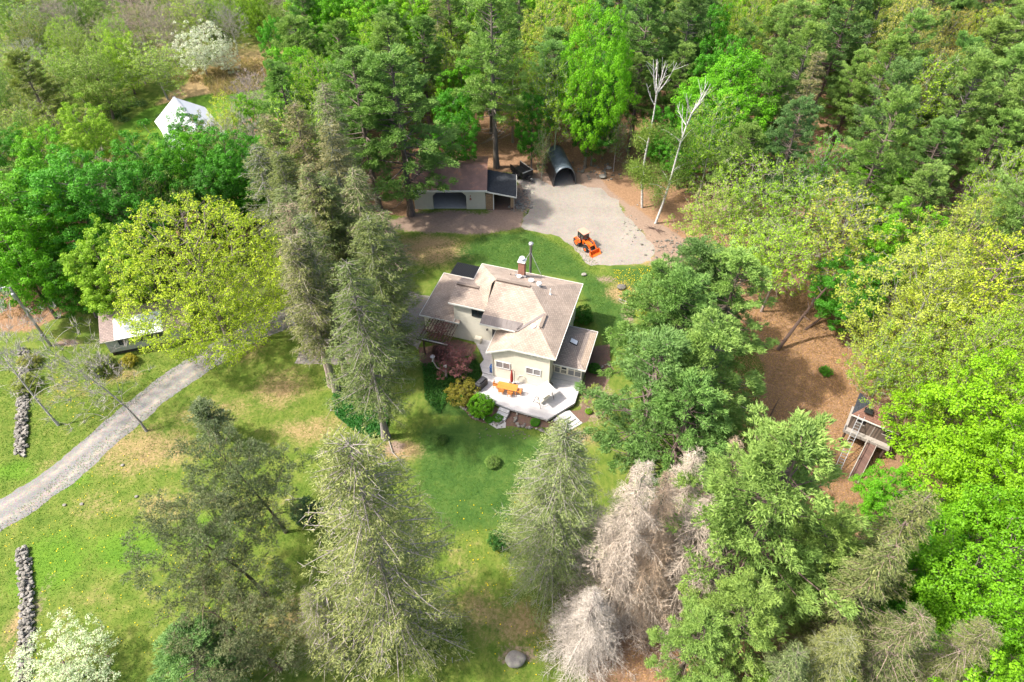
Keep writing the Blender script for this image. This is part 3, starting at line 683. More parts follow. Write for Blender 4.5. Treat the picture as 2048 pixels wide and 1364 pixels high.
arch('willow', 12, 5.0, .58, [broadleaf(f'willow{i}', 12, 5.0, .10, 380, .6, 48, .20, .55, .40, .3, twigs=3, seed=60 + i, top=.45, trunk_r=.2) for i in range(3)])
arch('blossom', 9, 3.6, .58, [broadleaf(f'blossom{i}', 9, 3.6, .10, 420, .36, 30, .13, .32, .42, .4, twigs=5, seed=70 + i, top=.45, trunk_r=.14) for i in range(2)])
arch('pine', 22, 4.3, .60, [pine(f'pine{i}', 22, 4.5, .34, seed=80 + i) for i in range(4)])
arch('lowpine', 22, 4.3, .58, [pine('lowpine0', 22, 4.7, .20, seed=87)])
arch('youngpine', 14, 4.0, .5, [pine(f'youngpine{i}', 14, 4.2, .05, seed=90 + i, whorl=.7, irregular=.35) for i in range(2)])
arch('spruce', 24, 3.6, .50, [spruce(f'spruce{i}', 24, 3.7, .10, seed=100 + i) for i in range(3)])
arch('thinspruce', 24, 3.0, .50, [spruce(f'thinspruce{i}', 24, 3.2, .30, seed=110 + i, dens=.7, ragged=.6) for i in range(2)])
arch('bigspruce', 20, 4.6, .46, [spruce(f'bigspruce{i}', 20, 4.7, .03, seed=120 + i, dens=.86, ragged=.5, per=7, sub=32, step=.68, hang=.15, tl=.17) for i in range(2)])
arch('dead', 18, 3.2, .45, [dead_spruce(f'deadspruce{i}', 18, 4.4, seed=130 + i) for i in range(2)])
arch('bigdead', 22, 6.0, .45, [dead_spruce('bigdead0', 22, 6.4, seed=135, per=7, step=.46)])
arch('bigmaple', 19, 7.0, .60, [broadleaf(f'bigmaple{i}', 19, 7.0, .22, 620, .74, 84, .21, .62, .26, .10, seed=15 + i, top=.42, trunk_r=.3) for i in range(2)])
arch('bigoak', 19, 9.6, .56, [broadleaf('bigoak0', 19, 9.6, .10, 2100, .46, 22, .19, .42, .11, .25, twigs=2, seed=36, top=.40, trunk_r=.42, flat=.9, twigw=.035)])
arch('midspruce', 27, 4.4, .52, [spruce('midspruce0', 27, 4.6, .20, seed=105, dens=.9, step=.72, sub=20)])
arch('scots', 13, 4.0, .62, [broadleaf(f'scots{i}', 13, 4.0, .30, 300, .5, 46, .22, .42, .5, .3, seed=140 + i, leaf='needle', tuft=True, top=.5, trunk_r=.17, lean=(-3.2, .8), twigs=3, flat=.55) for i in range(2)])
arch('birch', 21, 3.0, .5, [birch(f'birch{i}', 21, seed=150 + i, lean=((.6, .2), (2.0, .3))[i]) for i in range(2)])
arch('bareleaner', 15, 4.5, .6, [broadleaf(f'leaner{i}', 15, 4.2, .34, 170, .6, 7, .15, .5, .5, .5, twigs=12, seed=160 + i, top=.5, leafy=.5, trunk_r=.13, lean=((-5, 2), (-6.5, -1.0))[i], wood_mat='bark', twigw=.04) for i in range(2)])
arch('shrub', 2, 1.6, .5, [broadleaf(f'shrub{i}', 2.0, 1.5, .02, 120, .25, 46, .13, .26, .22, .3, seed=170 + i, top=.4, trunk_r=.05) for i in range(2)])
arch('roundshrub', 2, 1.2, .5, [broadleaf('roundshrub', 2.0, 1.15, .0, 190, .17, 40, .11, .17, .07, .05, seed=180, top=.45, trunk_r=.04)])
arch('dwarf', 6.5, 1.6, .6, [pine('dwarfpine', 6.5, 1.7, .22, seed=190, whorl=.42, per=5, tufts=11, tl=.26, irregular=.3)])
for K_ in ARCH.values(): K_['n'] = 0
# ------------------------------------------------------------------ the house
HA = R(-17.3); O3 = at(986, 749.7, .8)
house = empty('house', (O3.x, O3.y, 0), HA, 'cream two-storey house with tan hipped roofs and brick chimney in the middle of the lawn', 'house')
def wall_uv(me, s=1.0): pass
def roof_poly(name, pts, mat, parent, th=.14, smooth=False):
    """a roof plane as a slab, uv laid along its eave and up its slope so shingle courses run level"""
    P = [Vector(p) for p in pts]; n = Vector((0, 0, 0))
    for i in range(len(P)): n += P[i].cross(P[(i + 1) % len(P)])
    n.normalize()
    if n.z < 0: n = -n
    e = Vector((0, 0, 1)).cross(n)
    e = e.normalized() if e.length > 1e-4 else Vector((1, 0, 0)); s = n.cross(e)
    mb = MB(); mb.slab(P, th); me = mb.mesh(name, mat)
    uvl = me.uv_layers.new(name='UVMap')
    for l in me.loops:
        co = me.vertices[l.vertex_index].co; uvl.data[l.index].uv = (co.dot(e), co.dot(s))
    return link(name, me, parent)
def fascia(parent, segs, h=.2, t_=.05, mat='trim', name='fascia'):
    mb = MB()
    for p, q in segs:
        p = Vector(p); q = Vector(q); mb.bar(p + Vector((0, 0, -h / 2 + .03)), q + Vector((0, 0, -h / 2 + .03)), t_, h)
    return mb.build(name, M[mat], parent)
def window(parent, a0, a1, z0, z1, b, npane=2, mat='glass', frame='white', d=.07, mullion=None, name='window'):
    """window in a wall that faces -b: frame proud, sashes set back"""
    fr = MB(); fw = .075
    fr.span((a0 - fw, b - d, z0 - fw), (a1 + fw, b + .01, z0)); fr.span((a0 - fw, b - d, z1), (a1 + fw, b + .01, z1 + fw))
    fr.span((a0 - fw, b - d, z0), (a0, b + .01, z1)); fr.span((a1, b - d, z0), (a1 + fw, b + .01, z1))
    ww = (a1 - a0) / npane
    for i in range(1, npane): fr.span((a0 + ww * i - .06, b - d, z0), (a0 + ww * i + .06, b + .01, z1))
    o = fr.build(name, M[frame], parent)
    for i in range(npane):
        l = a0 + ww * i + (.06 if i else 0); r_ = a0 + ww * (i + 1) - (.06 if i < npane - 1 else 0)
        MB().span((l, b - .03, z0), (r_, b - .012, z1)).build('pane', M[mat], o)
    if mullion:
        mm = MB()
        for i in range(npane): mm.span((a0 + ww * i, b - .045, (z0 + z1) / 2 - .025), (a0 + ww * (i + 1), b - .031, (z0 + z1) / 2 + .025))
        mm.build('sash_bar', M[frame], o)
    return o
# walls
wl = MB()
wl.slab([(0, .02, 0), (6.55, .02, 0), (6.55, .02, 5.93), (2.1, .02, 5.93), (0, .02, 4.86)], 4.9, (0, 1, 0))
wl.build('wall', M['siding'], house)
MB().span((-4.95, 5.1, 0), (6.75, 12.2, 5.93)).build('wall', M['siding'], house)
MB().span((-6.4, 5.1, 0), (-4.953, 9.1, 5.93)).build('wall', M['siding'], house)
MB().span((-10.4, 5.103, 0), (-6.403, 12.4, 2.92)).build('wall', M['siding'], house)
MB().span((-6.4, 9.103, 0), (-4.953, 12.35, 2.92)).build('wall', M['siding'], house)
cb = MB()
for a, b_, z1 in ((0, .02, 4.8), (6.55, .02, 5.88), (-6.4, 5.1, 5.85), (-10.4, 5.1, 2.8)): MB().span((a - .06, b_ - .025, 0), (a + .06, b_ + .07, z1)).build('corner_trim', M['cream'], house)
MB().tube([(-.02, -.03, 4.6), (-.02, -.05, .75), (.12, -.22, .70)], .045, 8).build('downspout', M['trim'], house)
# roofs
RS = M['shingle']; RG = M['shingle']
roof_poly('roof', [(-5.5, 12.6, 6), (7.25, 12.6, 6), (2.2, 7.5, 8.6), (-1.95, 7.5, 8.6)], RS, house)
roof_poly('roof', [(7.25, 12.6, 6), (7.25, -.25, 6), (4.7, 2.6, 7.31), (4.7, 4.95, 7.31), (2.2, 7.5, 8.6)], RS, house)
roof_poly('roof', [(7.25, -.25, 6), (2.1, -.25, 6), (4.7, 2.6, 7.31)], RS, house)
roof_poly('roof', [(4.7, 2.6, 7.31), (2.1, -.25, 6), (-.65, -.25, 4.63), (-.65, 3.4, 4.63), (1.0, 3.4, 5.45), (1.9, 2.5, 5.9), (4.7, 4.95, 7.31)], RS, house)
roof_poly('roof', [(2.2, 7.5, 8.6), (-1.95, 7.5, 8.6), (-2.3, 2.5, 6.07), (1.9, 2.5, 6.07), (4.7, 4.95, 7.31)], RS, house)
roof_poly('roof', [(-5.5, 12.6, 6), (-5.5, 9.4, 6), (-3.86, 7.0, 7.2), (-2.3, 7.0, 8.34), (-1.95, 7.5, 8.6)], RS, house)
roof_poly('roof', [(-3.86, 7.0, 7.2), (-2.3, 7.0, 8.34), (-2.35, 4.75, 6.0)], RS, house)
roof_poly('roof', [(-6.95, 4.75, 6), (-2.35, 4.75, 6), (-3.86, 7.0, 7.2), (-6.8, 7.0, 7.2)], M['shingle'], house)
roof_poly('roof', [(-6.95, 9.4, 6), (-5.5, 9.4, 6), (-3.86, 7.0, 7.2), (-6.8, 7.0, 7.2)], RS, house)
roof_poly('roof', [(-10.85, 4.7, 3), (-6.42, 4.7, 3), (-6.42, 8.75, 4.82), (-6.9, 8.75, 4.82)], M['shingle'], house)
roof_poly('roof', [(-6.42, 4.7, 3), (-5.75, 4.7, 3), (-5.75, 5.1, 3.18), (-6.42, 5.1, 3.18)], M['shingle'], house, .1)
roof_poly('roof', [(-10.85, 12.8, 3), (-10.85, 4.7, 3), (-6.9, 8.75, 4.82)], RS, house)
roof_poly('roof', [(-10.85, 12.8, 3), (-5.0, 12.8, 3), (-5.0, 12.2, 3.27), (-5.0, 9.1, 4.66), (-6.42, 9.1, 4.66), (-6.9, 8.75, 4.82)], RS, house)
# porch roof
pr = lambda *p: roof_poly('porch_roof', p, M['shingle_grey'], house, .12)
pr((10.3, 1.75, 3.05), (6.6, 1.75, 3.05), (6.78, 4.95, 4.4))
pr((10.3, 8.15, 3.05), (10.3, 1.75, 3.05), (6.78, 4.95, 4.4))
pr((6.8, 8.15, 3.05), (10.3, 8.15, 3.05), (6.78, 4.95, 4.4))
def on_porch(a, b_, dz=0): return (a, b_, 3.05 + (10.3 - a) / (10.3 - 6.78) * 1.35 + dz)
roof_poly('new_shingle_strip', [on_porch(10.28, 2.0, .03), on_porch(9.55, 2.45, .03), on_porch(9.55, 7.45, .03), on_porch(10.28, 7.9, .03)], M['shingle_light'], house, .02)
sk = at(1148, 684, 3.9); hm = Matrix.Rotation(-HA, 3, 'Z'); skl = hm @ (sk - Vector((O3.x, O3.y, 0)))
slope = math.atan2(1.35, 3.52); Ms = Matrix.Rotation(slope, 3, 'Y')
so = MB().box((skl.x, skl.y, on_porch(skl.x, 0)[2] + .06), (.95, .75, .14), M=Ms).build('skylight', M['black'], house)
MB().box((skl.x + .0, skl.y, on_porch(skl.x, 0)[2] + .145), (.82, .62, .03), M=Ms).build('pane', M['poly'], so)
# ridge vents, flashing, valley
for p, q in (((-1.9, 7.5, 8.66), (2.15, 7.5, 8.66)), ((-6.6, 7.0, 7.26), (-3.9, 7.0, 7.26)), ((4.7, 2.7, 7.37), (4.7, 4.8, 7.37))):
    MB().bar(p, q, .34, .07).build('ridge_vent', M['shingle'], house)
    MB().bar(Vector(p) + Vector((0, -.2, -.06)), Vector(q) + Vector((0, -.2, -.06)), .06, .05).build('ridge_vent_gap', M['brown_wood'], house)
for i in range(8):
    a0 = -2.28 + i * .60; a1 = min(a0 + .57, 2.5); zb = lambda b_: 8.6 - .505 * (7.5 - b_) + .03
    b1 = 3.5; x = max(0, a1 - 1.95); b0 = 2.52 + x * .95
    MB().slab([(a0, max(2.52, 2.52 + max(0, a0 - 1.95) * .95), zb(b0)), (a1, b0, zb(b0)), (a1, b1, zb(b1)), (a0, b1, zb(b1))], .02).build('flashing_panel', M['flash'] if 'flash' in M else M['brown_wood'], house)
MB().slab([(1.75, 2.53, 6.12), (2.15, 2.5, 6.14), (4.75, 4.85, 7.36), (4.45, 4.95, 7.36)], .03).build('valley_flashing', M['flash'] if 'flash' in M else M['brown_wood'], house)
fs_ = [((-5.5, 12.62, 6), (7.27, 12.62, 6)), ((7.27, 12.6, 6), (7.27, -.27, 6)), ((7.27, -.27, 6), (2.1, -.27, 6)), ((2.1, -.27, 6), (-.67, -.27, 4.63)), ((-.67, -.27, 4.63), (-.67, 3.4, 4.63)),
       ((-2.32, 2.48, 6.07), (1.85, 2.48, 6.07)), ((-6.97, 4.73, 6), (-2.35, 4.73, 6)), ((-5.52, 12.6, 6), (-5.52, 9.4, 6)), ((-6.97, 9.42, 6), (-5.5, 9.42, 6)), ((-10.87, 4.68, 3), (-5.75, 4.68, 3)),
       ((-10.87, 12.8, 3), (-10.87, 4.68, 3)), ((-10.87, 12.82, 3), (-5.0, 12.82, 3)), ((6.6, 1.73, 3.05), (10.32, 1.73, 3.05)), ((10.32, 1.73, 3.05), (10.32, 8.17, 3.05)), ((6.8, 8.17, 3.05), (10.3, 8.17, 3.05)), ((-6.45, 4.7, 3.08), (-6.45, 5.1, 3.28))]
for s_ in fs_: fascia(house, [s_])
MB().span((-2.25, 2.6, 5.86), (1.6, 5.08, 5.9)).build('soffit', M['trim'], house)
MB().span((-2.25, 2.65, .8), (-2.13, 2.77, 5.88)).build('porch_post', M['trim'], house) if False else None
# black lean-to roof on the north side
nb = MB(); nb.slab([(-10.1, 12.9, 2.95), (-4.6, 12.9, 2.95), (-4.6, 15.7, 2.7), (-10.1, 15.7, 2.7)], .06)
for i in range(24): a = -10.0 + i * .235; nb.bar((a, 12.92, 3.0), (a, 15.68, 2.745), .04, .05)
nb.build('lean_to_roof', M['black_metal'], house)
for a in (-9.9, -4.8): MB().span((a - .06, 15.4, 0), (a + .06, 15.52, 2.65)).build('lean_to_post', M['trim'], house)
# windows and doors
window(house, .46, 2.0, 2.42, 3.33, .02, 2, 'blind', 'white')
window(house, 3.98, 5.56, 2.55, 3.42, .02, 2, 'blind', 'white')
for a in (3.94, 4.62, 5.30): window(house, a, a + .5, 5.45, 5.80, .02, 1, 'glass', 'cream')
window(house, -4.15, -2.78, 4.42, 5.42, 5.1, 2, 'glass', 'black', mullion=True)
# wall trim around the two ground windows
o = MB().span((-1.75, 5.03, .8), (-.85, 5.09, 2.85)).build('door', M['black'], house); MB().box((-.95, 5.0, 1.8), (.05, .05, .1)).build('handle', M['steel'], o)
lp = MB().box((-2.35, 5.04, 2.75), (.12, .1, .12)).lathe([(.04, 0), (.10, .06), (.10, .22), (.03, .30)], (-2.35, 4.92, 2.6), 8).build('wall_lamp', M['black'], house)
# chimney, flue pole, vents
ch = MB().span((-.25, 10.55, 6.3), (.5, 11.3, 9.1)).build('chimney', M['brick'], house)
MB().span((-.33, 10.47, 9.103), (.58, 11.38, 9.2)).build('chimney_cap', M['trim'], ch)
MB().lathe([(.2, 0), (.2, .3), (.32, .34), (.32, .42), (.1, .5)], (.12, 10.92, 9.2), 14).build('chimney_cowl', M['white'], ch)
MB().span((-.55, 10.3, 6.78), (.78, 10.54, 7.32)).build('chimney_flashing', M['steel'], ch)
fp = MB().tube([(.48, 13.4, 0), (.48, 13.4, 9.7)], .16, 12).build('flue_pipe', M['dark_steel'], house)
MB().lathe([(.19, 9.7), (.29, 9.76), (.29, 9.98), (.12, 10.08)], (.48, 13.4, 0), 14).build('flue_cap', M['steel'], fp)
for q in ((2.35, 12.0, 6.35), (-.8, 11.6, 6.6)): MB().tube([(.48, 13.3, 8.7), q], .028, 6).build('flue_brace', M['steel'], fp)
def zr_n(b_): return 6 + .51 * (12.6 - b_)
def vent(a, b_, z, r_=.2, h=.32, mat='white', nm='roof_vent'):
    return MB().lathe([(r_ * .75, -.1), (r_ * .75, h * .6), (r_ * 1.05, h * .6), (r_ * 1.05, h), (r_ * .7, h * 1.12)], (a, b_, z), 14).build(nm, M[mat], house)
for (u, v, kind) in ((1043, 551, 0), (1059, 561, 0), (1078, 578, 1), (1067, 652, 0)):
    q = hm @ (at(u, v, 7.9 if kind == 0 and u < 1062 else (7.7 if u > 1070 else 7.1)) - Vector((O3.x, O3.y, 0)))
    zz = zr_n(q.y) if u < 1062 else (6 + .515 * (7.25 - q.x) if u > 1070 else 7.31 - .5 * (4.7 - q.x))
    if u == 1043: q.y = 9.9; q.x = .1; zz = zr_n(9.9)
    if u == 1059: q.y = 9.3; q.x = 1.75; zz = zr_n(9.3)
    vent(q.x, q.y, zz, .3 if u == 1059 else .27, .42 if kind else .28)
MB().tube([(4.35, 8.1, 7.4), (4.35, 8.1, 8.25)], .06, 8).lathe([(.18, 0), (.07, .16)], (4.35, 8.1, 7.45), 10).build('vent_pipe', M['white'], house)
for a, b_ in ((-1.1, 10.4), (2.9, 9.6)): MB().tube([(a, b_, zr_n(b_)), (a, b_, zr_n(b_) + .16)], .055, 8).build('vent_pipe', M['black'], house)
# screened porch walls
pz0, pz1 = 1.2, 2.93
MB().span((6.56, 2.05, 0), (9.95, 7.9, pz0)).build('porch_base', M['deck_step'], house)
fm = MB()
for a in (6.68, 7.36, 8.24, 9.02, 9.8): fm.span((a - .06, 2.16, pz0), (a + .06, 2.28, pz1))
fm.span((6.62, 2.17, pz1 - .14), (9.86, 2.27, pz1)); fm.span((7.3, 2.175, 2.1), (9.8, 2.265, 2.17)); fm.span((6.62, 2.175, 2.1), (7.3, 2.265, 2.17)); fm.span((6.62, 2.17, pz0), (9.86, 2.27, pz0 + .1))
for b_ in (3.4, 4.6, 5.8, 7.0, 7.8): fm.span((9.74, b_ - .06, pz0), (9.86, b_ + .06, pz1))
fm.span((9.75, 2.3, 2.1), (9.85, 7.8, 2.17)); fm.span((9.75, 2.3, pz0), (9.85, 7.8, pz0 + .1)); fm.span((9.74, 2.3, pz1 - .14), (9.86, 7.8, pz1))
fm.build('porch_frame', M['cream'], house)
for a0, a1 in ((6.74, 7.30), (8.30, 8.96), (9.08, 9.74)):
    for z0, z1 in ((pz0 + .1, 2.1), (2.17, pz1 - .14)): MB().span((a0, 2.21, z0), (a1, 2.23, z1)).build('screen', M['screen'], house)
for i, b_ in enumerate((2.85, 4.0, 5.2, 6.4, 7.4)): MB().span((9.79, b_ - .5, pz0 + .1), (9.81, b_ + .5, pz1 - .14)).build('screen', M['screen'], house)
dr_ = MB()
dr_.span((7.42, 2.12, pz0 + .05), (7.52, 2.17, 2.85)); dr_.span((8.08, 2.12, pz0 + .05), (8.18, 2.17, 2.85)); dr_.span((7.42, 2.12, 2.75), (8.18, 2.17, 2.85)); dr_.span((7.42, 2.12, 1.95), (8.18, 2.17, 2.05)); dr_.span((7.42, 2.12, pz0 + .05), (8.18, 2.17, pz0 + .2))
for a in (7.66, 7.8, 7.94): dr_.span((a - .02, 2.13, pz0 + .2), (a + .02, 2.16, 1.95))
d_ = dr_.build('screen_door', M['cream'], house); MB().span((7.5, 2.15, pz0 + .1), (8.1, 2.16, 2.8)).build('screen', M['glass'], d_)
# steps between deck and porch
st = MB(); st.span((6.58, 1.55, .66), (9.93, 2.05, 1.02)); st.span((6.58, 1.1, .66), (9.93, 1.55, .84)); st.build('porch_steps', M['deck_step'], house)

def hl(a, b_, z=0):
    p = Matrix.Rotation(HA, 3, 'Z') @ Vector((a, b_, 0)); return Vector((p.x + O3.x, p.y + O3.y, z))
def hthing(name, a, b_, z, rz, label, cat, group=None): return empty(name, hl(a, b_, z), HA + rz, label, cat, group)
def hobj(mb, name, mat, label, cat, group=None, bevel=0):
    o = mb.build(name, M[mat], None, bevel, loc=(O3.x, O3.y, 0), rot=(0, 0, HA)); return tag(o, label, cat, group)
# deck
DZ = .66
deck = empty('deck', (O3.x, O3.y, 0), HA, 'wide pale grey timber deck wrapping the front of the cream house', 'deck')
dk = [(-1.23, -.02), (-1.16, -3.3), (3.07, -4.0), (7.66, -4.22), (9.95, -1.09), (9.95, 1.55), (6.60, 1.55), (6.60, -.02)]
MB().slab([(a, b_, DZ) for a, b_ in dk], .05).build('deck_floor', M['deck'], deck)
wk = [(-1.23, .0), (-1.95, 1.1), (-1.75, 2.0), (-3.7, 4.5), (-3.4, 5.05), (0, 5.05), (-.03, .0)]
MB().slab([(a, b_, .82) for a, b_ in wk], .05).build('walkway_floor', M['deck'], deck)
sk_ = MB()
for i in range(len(dk) - 3):
    a, b_ = dk[i], dk[i + 1]; c_ = Vector((*a, 0)); e = Vector((*b_, 0))
    sk_.bar(Vector((*a, DZ - .17)), Vector((*b_, DZ - .17)), .04, .24)
for i in range(4): sk_.bar(Vector((*wk[i], .65)), Vector((*wk[i + 1], .65)), .04, .24)
sk_.bar((-1.23, -.0, .73), (-.05, -.0, .73), .03, .16); sk_.build('skirt', M['deck_step'], deck)
pp = MB()
for a, b_ in ((-1.0, -3.0), (1, -3.5), (3, -3.85), (5.3, -4.0), (7.5, -4.05), (8.7, -2.5), (9.8, -1.1), (9.8, .8)): pp.span((a - .06, b_ - .06, 0), (a + .06, b_ + .06, DZ - .06))
pp.build('deck_posts', M['grey_wood'], deck)
# front steps
fsx = hthing('front_steps', 2.75, -3.98, 0, R(-8), 'three pale wooden steps leading from the deck down to a stone slab', 'steps')
for k in range(3): MB().span((-.62, -.12 - .42 * (k + 1), 0), (.62, -.12 - .42 * k, .54 - .17 * k)).build('step', M['deck_step'], fsx)
hobj(MB().slab([(2.0, -5.3, .05), (3.3, -5.5, .05), (3.5, -6.2, .05), (2.6, -6.6, .05), (1.5, -6.2, .05)], .05), 'stone_slab', 'concrete', 'flat grey stone landing at the foot of the front steps', 'paving slab')
cs = hthing('corner_steps', 9.0, -2.9, 0, R(53), 'pyramid of three nested grey steps at the right corner of the deck', 'steps')
MB().box((0, -.75, .09), (2.3, 1.9, .18)).build('step', M['deck_step'], cs); MB().box((0, -.55, .27), (1.65, 1.35, .18)).build('step', M['deck_step'], cs); MB().box((0, -.35, .45), (1.05, .85, .18)).build('step', M['deck_step'], cs)
for i in range(9): MB().box((-1.1 + i * .275, -1.86, .05), (.25, .3, .10), rz=rng.normal() * .05).build('edge_block', M['concrete'], cs)

# pergola
pg = empty('pergola', (O3.x, O3.y, 0), HA, 'dark brown timber pergola against the left wing of the cream house', 'pergola')
for a in (-9.05, -6.15): MB().span((a - .08, 1.3, 0), (a + .08, 1.46, 2.5)).build('post', M['brown_wood'], pg)
MB().span((-9.9, 1.22, 2.42), (-5.3, 1.30, 2.66)).build('beam', M['brown_wood'], pg); MB().span((-9.9, 1.46, 2.42), (-5.3, 1.54, 2.66)).build('beam', M['brown_wood'], pg)
MB().span((-9.6, 1.0, 2.83), (-5.85, 1.16, 2.93)).build('front_rail', M['grey_wood'], pg)
for i in range(11): a = -9.5 + i * .355; MB().span((a - .022, 1.0, 2.66), (a + .022, 5.0, 2.83)).build('rafter', M['brown_wood'], pg)
hobj(MB().box((-3.35, 4.45, 1.15), (.75, .6, .66)).box((-3.35, 4.45, 1.5), (.8, .65, .05)), 'storage_box', 'cream', 'beige storage box against the cream wall on the raised walkway', 'box', bevel=.02)
hobj(MB().box((-.28, .5, 1.25), (.4, .55, .85)).box((-.28, .5, 1.7), (.46, .6, .06)), 'recycling_bin', 'blue', 'dark blue bin tucked behind the front left corner of the house', 'bin', bevel=.02)

# deck furniture
tb = hthing('patio_table', 2.28, -1.62, DZ, R(2), 'long oiled orange wooden patio table on the pale deck', 'table')
MB().box((0, 0, .74), (2.3, 1.0, .04)).build('tabletop', M['orange_wood'], tb, .01); MB().box((0, 0, .67), (2.0, .8, .09)).build('apron', M['orange_wood'], tb)
for sx in (-1, 1):
    for sy in (-1, 1): MB().box((sx * 1.0, sy * .42, .36), (.08, .08, .72)).build('leg', M['orange_wood'], tb)
def patio_chair(a, b_, rz, label):
    c = hthing('patio_chair', a, b_, DZ, rz, label, 'chair', 'orange wooden chairs around the patio table')
    MB().box((0, 0, .43), (.5, .48, .04)).build('seat', M['orange_wood'], c)
    bk = MB()
    for i in range(6): bk.box((-.2 + i * .08, .235, .72), (.045, .02, .5))
    bk.box((0, .235, .96), (.5, .035, .08)); bk.build('backrest', M['orange_wood'], c)
    for sx in (-1, 1):
        MB().box((sx * .23, .235, .49), (.045, .045, .98)).build('leg', M['orange_wood'], c); MB().box((sx * .23, -.21, .32), (.045, .045, .64)).build('leg', M['orange_wood'], c)
        MB().box((sx * .23, 0, .65), (.06, .5, .03)).build('armrest', M['orange_wood'], c)
    return c
patio_chair(.85, -1.55, R(90), 'orange wooden chair at the left end of the patio table')
patio_chair(3.7, -1.7, R(-90), 'orange wooden chair at the right end of the patio table')
patio_chair(1.75, -2.2, R(180), 'orange wooden chair at the front of the patio table, nearer the grill')
patio_chair(2.75, -2.25, R(180), 'orange wooden chair at the front of the patio table, nearer the swing')
um = hthing('patio_umbrella', 2.45, -.62, DZ, 0, 'closed dark red parasol standing between the patio table and the house wall', 'umbrella')
MB().tube([(0, 0, .0), (0, .02, 2.3)], .03, 8).tube([(.28, .12, .3), (.3, .1, 2.2), (.1, .05, 2.5), (0, .02, 2.35)], .028, 6).build('pole', M['brown_wood'], um)
MB().lathe([(.05, .35), (.17, .5), (.18, 1.2), (.14, 1.8), (.05, 2.45)], (0, .02, 0), 9).build('canopy', M['red_cloth'], um)
MB().box((0, 0, .04), (1.0, .08, .07), rz=.6).box((0, 0, .045), (1.0, .08, .075), rz=-.6).build('cross_base', M['black'], um)
gr = hthing('covered_grill', -.72, -1.95, DZ, R(68), 'barbecue grill under a black cover on the left side of the deck', 'grill')
g_ = MB(); g_.slab([(-.75, -.32, .95), (-.55, -.34, 1.02), (.55, -.34, 1.02), (.75, -.32, .95), (.75, .32, .95), (.55, .34, 1.12), (-.55, .34, 1.12), (-.75, .32, .95)], .95)
gg = g_.build('cover', M['cover'], gr, .05); MB().box((0, .02, 1.07), (1.0, .5, .16)).build('hood', M['cover'], gr, .06)
# swing
sw = hthing('garden_swing', 6.55, -1.85, DZ, R(58), 'garden swing seat with ivory canopy and dark metal frame on the deck', 'swing seat')
fr = MB()
for sx in (-1, 1):
    fr.tube([(sx * 1.0, -.62, 0), (sx * .98, -.08, 1.75)], .03, 6).tube([(sx * 1.0, .62, 0), (sx * .98, .08, 1.75)], .03, 6).tube([(sx * 1.0, -.46, .55), (sx * 1.0, .46, .55)], .022, 6)
fr.tube([(-1, 0, 1.75), (1, 0, 1.75)], .035, 6); fr.build('frame', M['brown_wood'], sw)
MB().slab([(-1.08, -.72, 1.74), (1.08, -.72, 1.74), (1.08, .72, 1.98), (-1.08, .72, 1.98)], .04).build('canopy', M['cloth'], sw)
MB().box((0, -.05, .5), (1.5, .5, .07)).build('seat', M['cloth'], sw)
bk = MB()
for i in range(12): bk.box((-.72 + i * .131, .26, .8), (.02, .02, .5))
bk.box((0, .26, 1.05), (1.5, .03, .04)).box((0, .26, .56), (1.5, .03, .04)); bk.build('backrest', M['brown_wood'], sw)
for sx in (-1, 1): MB().tube([(sx * .75, 0, 1.75), (sx * .75, 0, .5)], .012, 4).build('hanger', M['brown_wood'], sw)
fn = hthing('tool_rack', 6.85, .1, DZ, 0, 'black rack of grill tools at the front right corner of the house', 'tool rack')
MB().tube([(0, 0, 0), (0, 0, 1.0)], .03, 6).tube([(-.25, -.2, 0), (0, 0, .3), (.25, -.2, 0)], .02, 6).build('stand', M['black'], fn); MB().lathe([(.05, 0), (.17, .1), (.19, .5), (.08, .62)], (0, 0, .4), 10).build('drum', M['black'], fn)
hs = []
for k in range(26): t_ = k / 25 * math.pi; hs.append((3.15 + 1.0 * -math.cos(t_) * .55 + .3, -.02, DZ + .25 + math.sin(t_) * .95))
hobj(MB().tube([(2.85, -.03, 1.1)] + hs[2:] + [(4.3, -.15, DZ + .02), (5.2, -.25, DZ + .02)], .022, 5), 'garden_hose', 'cream', 'pale garden hose looped on the cream wall behind the parasol', 'hose')

# ------------------------------------------------------------------ garage with lean-to
ga = empty('garage', (-9.2, 85.5, 0), 0, 'greige board-and-batten garage with brown metal roof and open bay under the pines', 'garage')
X0, X1, ZE, DP = -5.35, 5.25, 3.55, 8.6
def bld(mb, n, m_, **k): return mb.build(n, M[m_], ga, **k)
dx0, dx1, dz = -2.55, 2.4, 2.95
wl = MB(); wl.span((X0, 0, 0), (dx0, .15, ZE)); wl.span((dx1, 0, 0), (X1, .15, ZE)); wl.span((dx0, 0, dz), (dx1, .15, ZE))
bld(wl, 'front_wall', 'garage_wall')
bld(MB().slab([(dx1, .0, dz), (dx1 - .6, 0, dz), (dx1, 0, dz - .6)], .15, (0, 1, 0)).slab([(dx0, .0, dz), (dx0 + .6, 0, dz), (dx0, 0, dz - .6)], .15, (0, 1, 0)), 'corner_brace', 'garage_wall')
bt = MB(); x = X0 + .18
while x < X1:
    if x < dx0 - .05 or x > dx1 + .05: bt.span((x - .022, -.03, .05), (x + .022, 0, ZE))
    elif True: bt.span((x - .022, -.03, dz + .02), (x + .022, 0, ZE))
    x += .36
bld(bt, 'battens', 'garage_wall')
bld(MB().span((X0, .153, 0), (X0 + .15, DP, ZE)).span((X1 - .15, .153, 0), (X1, DP, ZE)).span((X0 + .15, DP - .15, 0), (X1 - .15, DP, ZE)), 'side_wall', 'garage_wall')
bld(MB().span((X0 + .15, .15, .0), (X1 - .15, DP - .15, .06)), 'floor_slab', 'concrete')
rf = MB(); ZR = 5.15; YR = 4.3
